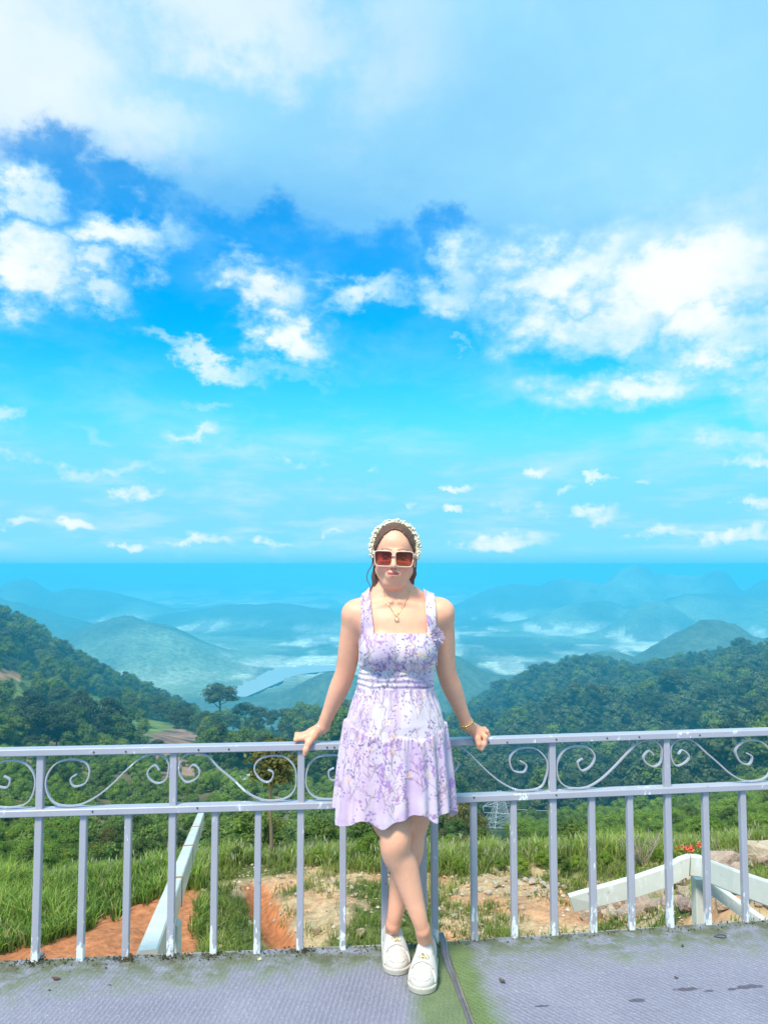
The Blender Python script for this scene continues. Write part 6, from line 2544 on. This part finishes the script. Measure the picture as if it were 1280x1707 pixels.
# cloth rose on the strap
mb = MB()
rx, rzc = vp(722, 1059, TY)[0], vp(722, 1059, TY)[2]
ry = body_front(vp(716, 1062, TY)[0], rzc) - .022
for ring, (rad, n, tilt) in enumerate([(.006, 4, 1.2), (.013, 6, .8), (.021, 8, .45), (.028, 10, .15)]):
    for k in range(n):
        an = 6.283 * k / n + ring * .4
        c = Vector((rx + math.cos(an) * rad, ry + .004 * ring, rzc + math.sin(an) * rad))
        t1 = Vector((-math.sin(an), 0, math.cos(an))); t2 = Vector((math.cos(an) * math.cos(tilt), -math.sin(tilt), math.sin(an) * math.cos(tilt)))
        ring_pts = []
        for j in range(5):
            a2 = math.pi * j / 4
            ring_pts.append(c + t1 * (.009 * math.cos(a2)) + t2 * (.0095 * math.sin(a2)) + Vector((0, -.0015 * math.sin(a2 * 2), 0)))
        mb.add([c - t2 * .003] + ring_pts, [(0, j + 1, j + 2) for j in range(4)], False)
o = mb.build('cloth_rose', plain('rose_cloth', (.46, .37, .50), .8, var=.6, scale=170), person)
for v in o.data.vertices:
    v.co = v.co - ROOT

# ------------------------------------------------------------------ hair
def build_hair():
    f = Field(HC - np.array([.12, .14, .30]), HC + np.array([.12, .17, .16]), .003)
    Mh = [[HR[r][c] for c in range(3)] for r in range(3)]
    f.ell(hp(0, .016, .042), (.0790, .0985, .0885), 0, Mh)
    f.ell(hp(0, .055, .000), (.070, .066, .080), .02, Mh)
    # cut the face free
    sl, X, Y, Z = f.sub(HC - .3, HC + .3, 0)
    D = [(X - HC[0]), (Y - HC[1]), (Z - HC[2])]
    lx, ly, lz = [HR[0][i] * D[0] + HR[1][i] * D[1] + HR[2][i] * D[2] for i in range(3)]
    ax = np.abs(lx)
    hline = .1015 - 15.5 * ax ** 2 + .0035 * (vnoise(lx * 130 + 9, ly * 20, 6) - .5)
    face = np.minimum(hline - lz, -(ly + .012 + .10 * (ax - .07)))        # positive inside the face opening
    f.F[sl] = np.maximum(f.F[sl], face)
    # neck side hair gathered behind, falling over the shoulder on the left
    f.chain([hp(-.058, .050, -.03), hp(-.060, .050, -.075), hp(-.058, .045, -.105), hp(-.070, .036, -.130), hp(-.092, .026, -.148)], [.020, .021, .019, .014, .005], .015)
    f.chain([hp(-.048, .055, -.02), hp(-.046, .055, -.08), hp(-.050, .048, -.12)], [.022, .022, .012], .015)
    f.chain([hp(.060, .048, -.02), hp(.064, .050, -.06), hp(.060, .050, -.095), hp(.056, .048, -.12)], [.017, .016, .012, .005], .012)
    f.chain([hp(-.074, .0, .03), hp(-.077, .004, -.01), hp(-.073, .01, -.03)], [.005, .004, .002], .006)
    return f


hf = build_hair()
V, Fc = hf.mesh(1)
M = Mat('hair')
co = M.coord('Object', scale=(1, .12, .3))
n = M.noise(co, 650, 4, .6)
n2 = M.noise(M.coord('Object'), 18, 3)
c = M.mix(M.rng(n, .35, .68), (.050, .022, .013), (.22, .10, .055))
M.p(Base_Color=c, Roughness=.42)
M.bump(n, .5, .004)
M_HAIR = M.m
hair = np_obj('hair', V - RV, Fc, M_HAIR, person)


def rel_mesh(o):
    for v in o.data.vertices:
        v.co = v.co - ROOT
    return o


mb = MB()
for k, pts in enumerate([[(-.078, .006, .0), (-.081, .004, -.03), (-.094, .0, -.055), (-.098, -.002, -.08), (-.086, -.002, -.105), (-.083, .004, -.125), (-.094, .01, -.14)],
                         [(-.072, .02, -.03), (-.074, .015, -.06), (-.066, .01, -.09), (-.072, .012, -.12), (-.082, .014, -.142)],
                         [(-.066, .02, -.06), (-.075, .015, -.09), (-.083, .012, -.12), (-.098, .014, -.146)],
                         [(.079, .006, .0), (.080, .004, -.03), (.077, .006, -.06), (.070, .02, -.09)]]):
    cv = catmull([tuple(hp(*p)) for p in pts], 5)
    mb = MB()
    mb.tube(cv, .0021 if k != 1 else .003, 5, [1 - .6 * i / (len(cv) - 1) for i in range(len(cv))])
    rel_mesh(mb.build('hair_strand', M_HAIR, hair))


# pearl headband
band = MB(); beads = MB()
rr = random.Random(4)
arc = []
for i in range(41):
    a = math.radians(-24 + 228 * i / 40)
    arc.append(hp(math.cos(a) * .0820, -.006 + .030 * math.sin(a) * .2, .036 + math.sin(a) * .0915 - (.018 if math.sin(a) < 0 else 0) * 0))
band.tube(arc, .0110, 8)
hb_ = rel_mesh(band.build('headband', plain('cream_satin', (.66, .58, .40), .5), person))
for i in range(190):
    t = rr.random() * 40
    k = int(t); p = arc[k] * (1 - (t - k)) + arc[min(k + 1, 40)] * (t - k)
    a = rr.uniform(0, 6.28)
    out = (p - hp(0, .01, .036)); out /= np.linalg.norm(out)
    fwd = np.array([0, -1.0, 0])
    p = p + out * (.0115 * math.cos(a) * (1 if math.cos(a) > -.75 else .5)) + fwd * .0125 * abs(math.sin(a))
    beads.ball(p, rr.uniform(.0032, .0052), 7, 4)
o = rel_mesh(beads.build('pearl_beads', None or plain('pearl', (.80, .74, .58), .25, var=.25, scale=90), hb_))

# sunglasses
M_FRAME = plain('cream_frame', (.76, .58, .45), .3, var=.06)
M = Mat('tinted_lens')
co = M.coord('Object')
sep = M.node('ShaderNodeSeparateXYZ'); M.nt.links.new(co, sep.inputs[0])
tz = M.rng(sep.outputs[2], HC[2] - .030, HC[2] + .028)
tint = M.ramp(tz, [(0, (.60, .19, .12)), (.4, (.36, .075, .045)), (.75, (.12, .018, .014)), (1, (.07, .009, .008))])
tr_ = M.node('ShaderNodeBsdfTransparent'); M.nt.links.new(tint, tr_.inputs[0])
gl_ = M.node('ShaderNodeBsdfGlossy'); gl_.inputs['Roughness'].default_value = .06; gl_.inputs['Color'].default_value = (.9, .8, .8, 1)
df_ = M.node('ShaderNodeBsdfDiffuse'); M.nt.links.new(tint, df_.inputs[0])
m1 = M.node('ShaderNodeMixShader'); m1.inputs[0].default_value = .22
M.nt.links.new(tr_.outputs[0], m1.inputs[1]); M.nt.links.new(df_.outputs[0], m1.inputs[2])
m2 = M.node('ShaderNodeMixShader'); m2.inputs[0].default_value = .05
M.nt.links.new(m1.outputs[0], m2.inputs[1]); M.nt.links.new(gl_.outputs[0], m2.inputs[2])
M.nt.links.new(m2.outputs[0], M.out.inputs[0])
M_LENS = M.m
glasses = MB()
lens = []


def lens_outline(s, grow=0.0):
    pts = []
    # squared lens with soft corners, narrower at the bottom
    cx, w1, w0, h1, h0 = .0365, .0335, .0285, .0235, -.0305
    for i in range(28):
        a = 2 * math.pi * i / 28
        e = 5.0
        cxx = math.copysign(abs(math.cos(a)) ** (2 / e), math.cos(a)); sn = math.copysign(abs(math.sin(a)) ** (2 / e), math.sin(a))
        z = sn * (.027 + grow) - .003
        w = (w0 + (w1 - w0) * (z + .03) / .057) + grow
        x = s * (cx) + cxx * w
        y = -.106 + .55 * (x * x) / .1 * 1.0 * .35 + .004 * (z < 0)
        pts.append((x, y, z))
    return pts


for s in (-1, 1):
    inner = [hp(*p) for p in lens_outline(s, -.002)]
    ring = [hp(*p) for p in lens_outline(s, 0.0)]
    glasses.tube(ring + ring[:1], .0020, 6)
    lm = MB(); lm.add(inner, [tuple(range(28))] if s < 0 else [tuple(range(28))], False)
    lens.append(lm)
glasses.tube([hp(-.007, -.1045, .006), hp(0, -.107, .0095), hp(.007, -.1045, .006)], .003, 6)
for s in (-1, 1):
    glasses.tube([hp(s * .069, -.086, .012), hp(s * .076, -.070, .012), hp(s * .0775, -.02, .008), hp(s * .077, .02, .0)], .0032, 6)
gl = rel_mesh(glasses.build('sunglasses', M_FRAME, person))
for lm in lens:
    rel_mesh(lm.build('lens', M_LENS, gl))
# eyes behind the lenses
for s in (-1, 1):
    e = MB(); e.ball(hp(s * .031, -.066, .000), (.0125, .0115, .0115), 12, 8)
    eo = rel_mesh(e.build('eye', plain('eye_white', (.75, .70, .66), .3, var=.04), person))
    e = MB(); e.ball(hp(s * .031, -.0735, -.001), (.0062, .0048, .0062), 10, 6)
    rel_mesh(e.build('iris', plain('dark_iris', (.02, .012, .01), .2), eo))
    e = MB(); e.tube([hp(s * .018, -.0795, .002), hp(s * .031, -.083, .0075), hp(s * .044, -.077, .003)], .0022, 6)
    rel_mesh(e.build('lashes', plain('lash', (.025, .015, .014), .6), eo))

# ------------------------------------------------------------------ jewellery
M_GOLD = plain('gold', (.80, .58, .22), .25, .9, var=.1)
M_SILVER = plain('silver', (.75, .74, .72), .25, .9, var=.05)


def on_skin(px, py, lift=.0034):
    p = vp(px, py, TY - .09)
    y = body_front(p[0], p[2])
    q = P(px, py, y)
    y = body_front(q[0], q[2]) - lift
    return np.array((q[0], y, q[2]))


mb = MB()
chain = [on_skin(x, y) for x, y in [(639, 984), (643, 997), (648, 1008), (654, 1018), (660.5, 1026)]] + [on_skin(x, y) for x, y in [(668, 1015), (674, 1006), (680, 996), (684, 984)]]
mb.tube(catmull([tuple(p) for p in chain], 5), .0011, 5)
nk = rel_mesh(mb.build('necklace', M_GOLD, person))
mb = MB()
c = on_skin(661.5, 1033, .004)
mb.tube([c + np.array([math.cos(a) * .0068, 0, math.sin(a) * .0082]) for a in np.linspace(0, 6.283, 16)], .0017, 6)
mb.tube([c + np.array([0, 0, .008]), c + np.array([-.001, 0, .016])], .0015, 6)
pe = rel_mesh(mb.build('pendant', M_GOLD, nk))
mb = MB(); mb.ball(c + np.array([0, -.001, 0]), (.0045, .003, .0055), 10, 6); rel_mesh(mb.build('pendant_stone', plain('pale_stone_gem', (.82, .80, .70), .12), pe))


def ring_frame(a, b, t, r):
    """circle round a limb"""
    c = a * (1 - t) + b * t
    d = Vector(b - a).normalized()
    s = d.cross(Vector((0, 1, 0))).normalized()
    u = s.cross(d).normalized()
    return [Vector(c) + s * (r * math.cos(k)) + u * (r * math.sin(k)) for k in np.linspace(0, 2 * math.pi, 33)]


mb = MB()
hcL = np.array(FL.at(S(FL, 519, 1236), RT + .034))
mb.tube(ring_frame(wrL, hcL, .12, .0262), .0013, 6)
rel_mesh(mb.build('thin_bracelet', M_SILVER, person))
rg = ring_frame(elR, wrR, .97, .0275)
mb = MB()
for k in range(0, 32, 2):
    p, q_ = rg[k], rg[(k + 2) % 32]
    mid = (p + q_) / 2
    d = (q_ - p).normalized()
    ax = Vector(wrR - elR).normalized()
    pts = [mid + d * (.0052 * math.cos(a)) + (ax * .75 + d * .45) * (.0058 * math.sin(a)) for a in np.linspace(0, 6.283, 11)]
    mb.tube(pts, .0019, 5)
rel_mesh(mb.build('chain_bracelet', M_GOLD, person))
# finger ring
mb = MB()
pc = np.array(FL.at(S(FL, 512, 1236), RT))
fa = pc - np.array(FL.d) * .012 + np.array(FL.n) * .017 + np.array([0, 0, .026]); fb = pc - np.array(FL.d) * .042 + np.array(FL.n) * .020 + np.array([0, 0, .026])
mb.tube(ring_frame(fa, fb, .55, .0106), .0013, 5)
rel_mesh(mb.build('finger_ring', M_GOLD, person))


# ------------------------------------------------------------------ shoes
def shoe(hl, to, seed, flip):
    hl, to = Vector(hl), Vector(to)
    d = (to - hl); d.z = 0
    Ls = .247
    d.normalize()
    sx = Vector((0, 0, 1)).cross(d) * -1
    mid = (hl + to) / 2
    o0 = mid - d * Ls / 2
    f = Field((-.065, -.02, -.004), (.065, .27, .13), .0024)
    # upper
    f.ell((0, .192, .026), (.0435, .050, .028), 0)
    f.ell((0, .160, .036), (.0430, .060, .037), .02)
    f.ell((0, .122, .050), (.0390, .046, .048), .02)
    f.ell((0, .060, .045), (.0360, .056, .046), .02)
    f.ell((0, .030, .062), (.0260, .026, .032), .02)                # heel counter
    f.ell((0, .116, .090), (.0290, .018, .024), .012)               # tongue
    f.ell((0, .058, .122), (.0300, .046, .062), .006, carve=True)   # opening
    sl, X, Y, Z = f.sub((-.1, -.1, -.1), (.1, .4, .2), 0)
    quilt = .0007 * np.cos(X * 600) * np.cos(Y * 600) * (Z > .03)
    U = np.maximum(f.F[sl] + quilt, .014 - Z)
    ft = Field(f.lo, f.lo + f.h * (f.n - 1), f.h); ft.F = U.astype(np.float32)
    # sole
    t = np.clip((Y - .042) / (.196 - .042), 0, 1)
    d2 = np.sqrt(X ** 2 + (Y - .042 - t * .154) ** 2) - (.0375 + (.0485 - .0375) * t)
    sole = np.maximum(d2 - .002 * sstep(.004, .02, Z), np.maximum(.001 - Z, Z - .0195 - .003 * sstep(.17, .24, Y)))
    fs = Field(f.lo, f.lo + f.h * (f.n - 1), f.h); fs.F = sole.astype(np.float32)
    # strap over the instep
    yy = Y + .55 * (Z - .07)
    st = np.maximum(np.maximum(f.F[sl] - .0042, -(f.F[sl] + .004)), np.maximum(np.abs(yy - .163) - .020, .024 - Z))
    fst = Field(f.lo, f.lo + f.h * (f.n - 1), f.h); fst.F = st.astype(np.float32)

    def world(V):
        return np.array(o0) + V[:, :1] * np.array(sx) + V[:, 1:2] * np.array(d) + V[:, 2:] * np.array([0, 0, 1.0])
    r = empty('shoe', (0, 0, 0)); r.parent = person
    for nm, ff, mt in (('upper', ft, M_SHOE), ('sole', fs, M_SOLE), ('strap', fst, M_SHOE)):
        V, Fc = ff.mesh(1)
        np_obj(nm, world(V) - RV, Fc, mt, r)
    # gold letters in a ring on the strap

    def top(x, y):
        i = int(round((x - f.lo[0]) / f.h)); j = int(round((y - f.lo[1]) / f.h))
        colz = fst.F[i, j, :]
        k = np.nonzero(colz < 0)[0]
        return f.lo[2] + f.h * (k[-1] + .6) if len(k) else .06

    def stroke(mb, pts):
        out = []
        for (x, y) in pts:
            out.append(tuple(world(np.array([[x, y, top(x, y) + .0014]]))[0]))
        mb.tube(out, .0015, 5)
    yb, yt2 = .170, .153
    fl_ = 1
    mb = MB()
    X0 = lambda v: v * fl_
    stroke(mb, [(X0(-.011), yb), (X0(-.0095), yt2), (X0(-.006), yb), (X0(-.0025), yt2), (X0(-.001), yb)])      # M
    stroke(mb, [(X0(.002), yb), (X0(.002), yt2)]); stroke(mb, [(X0(.008), yt2), (X0(.0025), .1615), (X0(.0085), yb)])  # K
    rel_mesh(mb.build('emblem_letters', M_GOLD, r))
    mb = MB()
    stroke(mb, [(.006 + .0085 * math.cos(a), .1615 + .0085 * math.sin(a)) for a in np.linspace(-1.6, 1.6, 9)])
    stroke(mb, [(-.0145 + .003 * math.cos(a), .1615 + .006 * math.sin(a)) for a in np.linspace(1.6, 4.7, 7)])
    rel_mesh(mb.build('emblem_ring', M_SILVER, r))
    mb = MB()
    edge = []
    for x in np.linspace(-.037, .037, 19):
        y_ = .170
        for _ in range(6):
            y_ = .163 + .0205 - .55 * (top(x, y_) - .07) if abs(x) < .05 else y_
        edge.append(tuple(world(np.array([[x, y_ - .0005, top(x, y_ - .003) - .0005]]))[0]))
    mb.tube(edge, .0013, 5)
    rel_mesh(mb.build('strap_edge', plain('grey_piping', (.36, .34, .33), .8), r))
    # stitched seam of the toe cap
    mb = MB()

    def topu(x, y):
        i = int(round((x - f.lo[0]) / f.h)); j = int(round((y - f.lo[1]) / f.h))
        colz = ft.F[i, j, :]
        k = np.nonzero(colz < 0)[0]
        return f.lo[2] + f.h * (k[-1] + .6) if len(k) else .03
    for s in (-1, 1):
        pts = [(s * .024, .186), (s * .029, .196), (s * .0315, .206), (s * .029, .217), (s * .021, .228), (s * .010, .2335), (0, .2345)]
        mb.tube([tuple(world(np.array([[x, y, topu(x, y) - .0006]]))[0]) for x, y in catmull(pts, 3)], .0012, 5)
    rel_mesh(mb.build('seam', plain('grey_seam', (.42, .41, .40), .8), r))
    return r


M = Mat('white_canvas')
n = M.noise(M.coord('Object'), 240, 3, .6)
c = M.mix(M.rng(M.noise(M.coord('Object'), 24, 4), .5, .75, 0, .4), (.60, .56, .51), (.50, .45, .40))
M.p(Base_Color=c, Roughness=.8)
M.bump(n, .35, .002)
M_SHOE = M.m
M_SOLE = plain('cream_rubber', (.56, .50, .43), .6, var=.1, scale=30)
shoe(*shoeA, 1, 1)
shoe(*shoeB, 2, 1)


# ------------------------------------------------------------------ air
M = Mat('haze')
M.nt.nodes.remove(M.b)
pv = M.node('ShaderNodeVolumePrincipled')
pv.inputs['Color'].default_value = HAZE_COL
pv.inputs['Density'].default_value = HAZE_DENS
pv.inputs['Anisotropy'].default_value = 0.0
M.nt.links.new(pv.outputs[0], M.out.inputs['Volume'])
mb = MB()
mb.box((0, 42000, (2.6 - 720) / 2), (260000, 86000, 722.6))
hb = mb.build('haze', M.m)
tag(hb, kind='stuff')
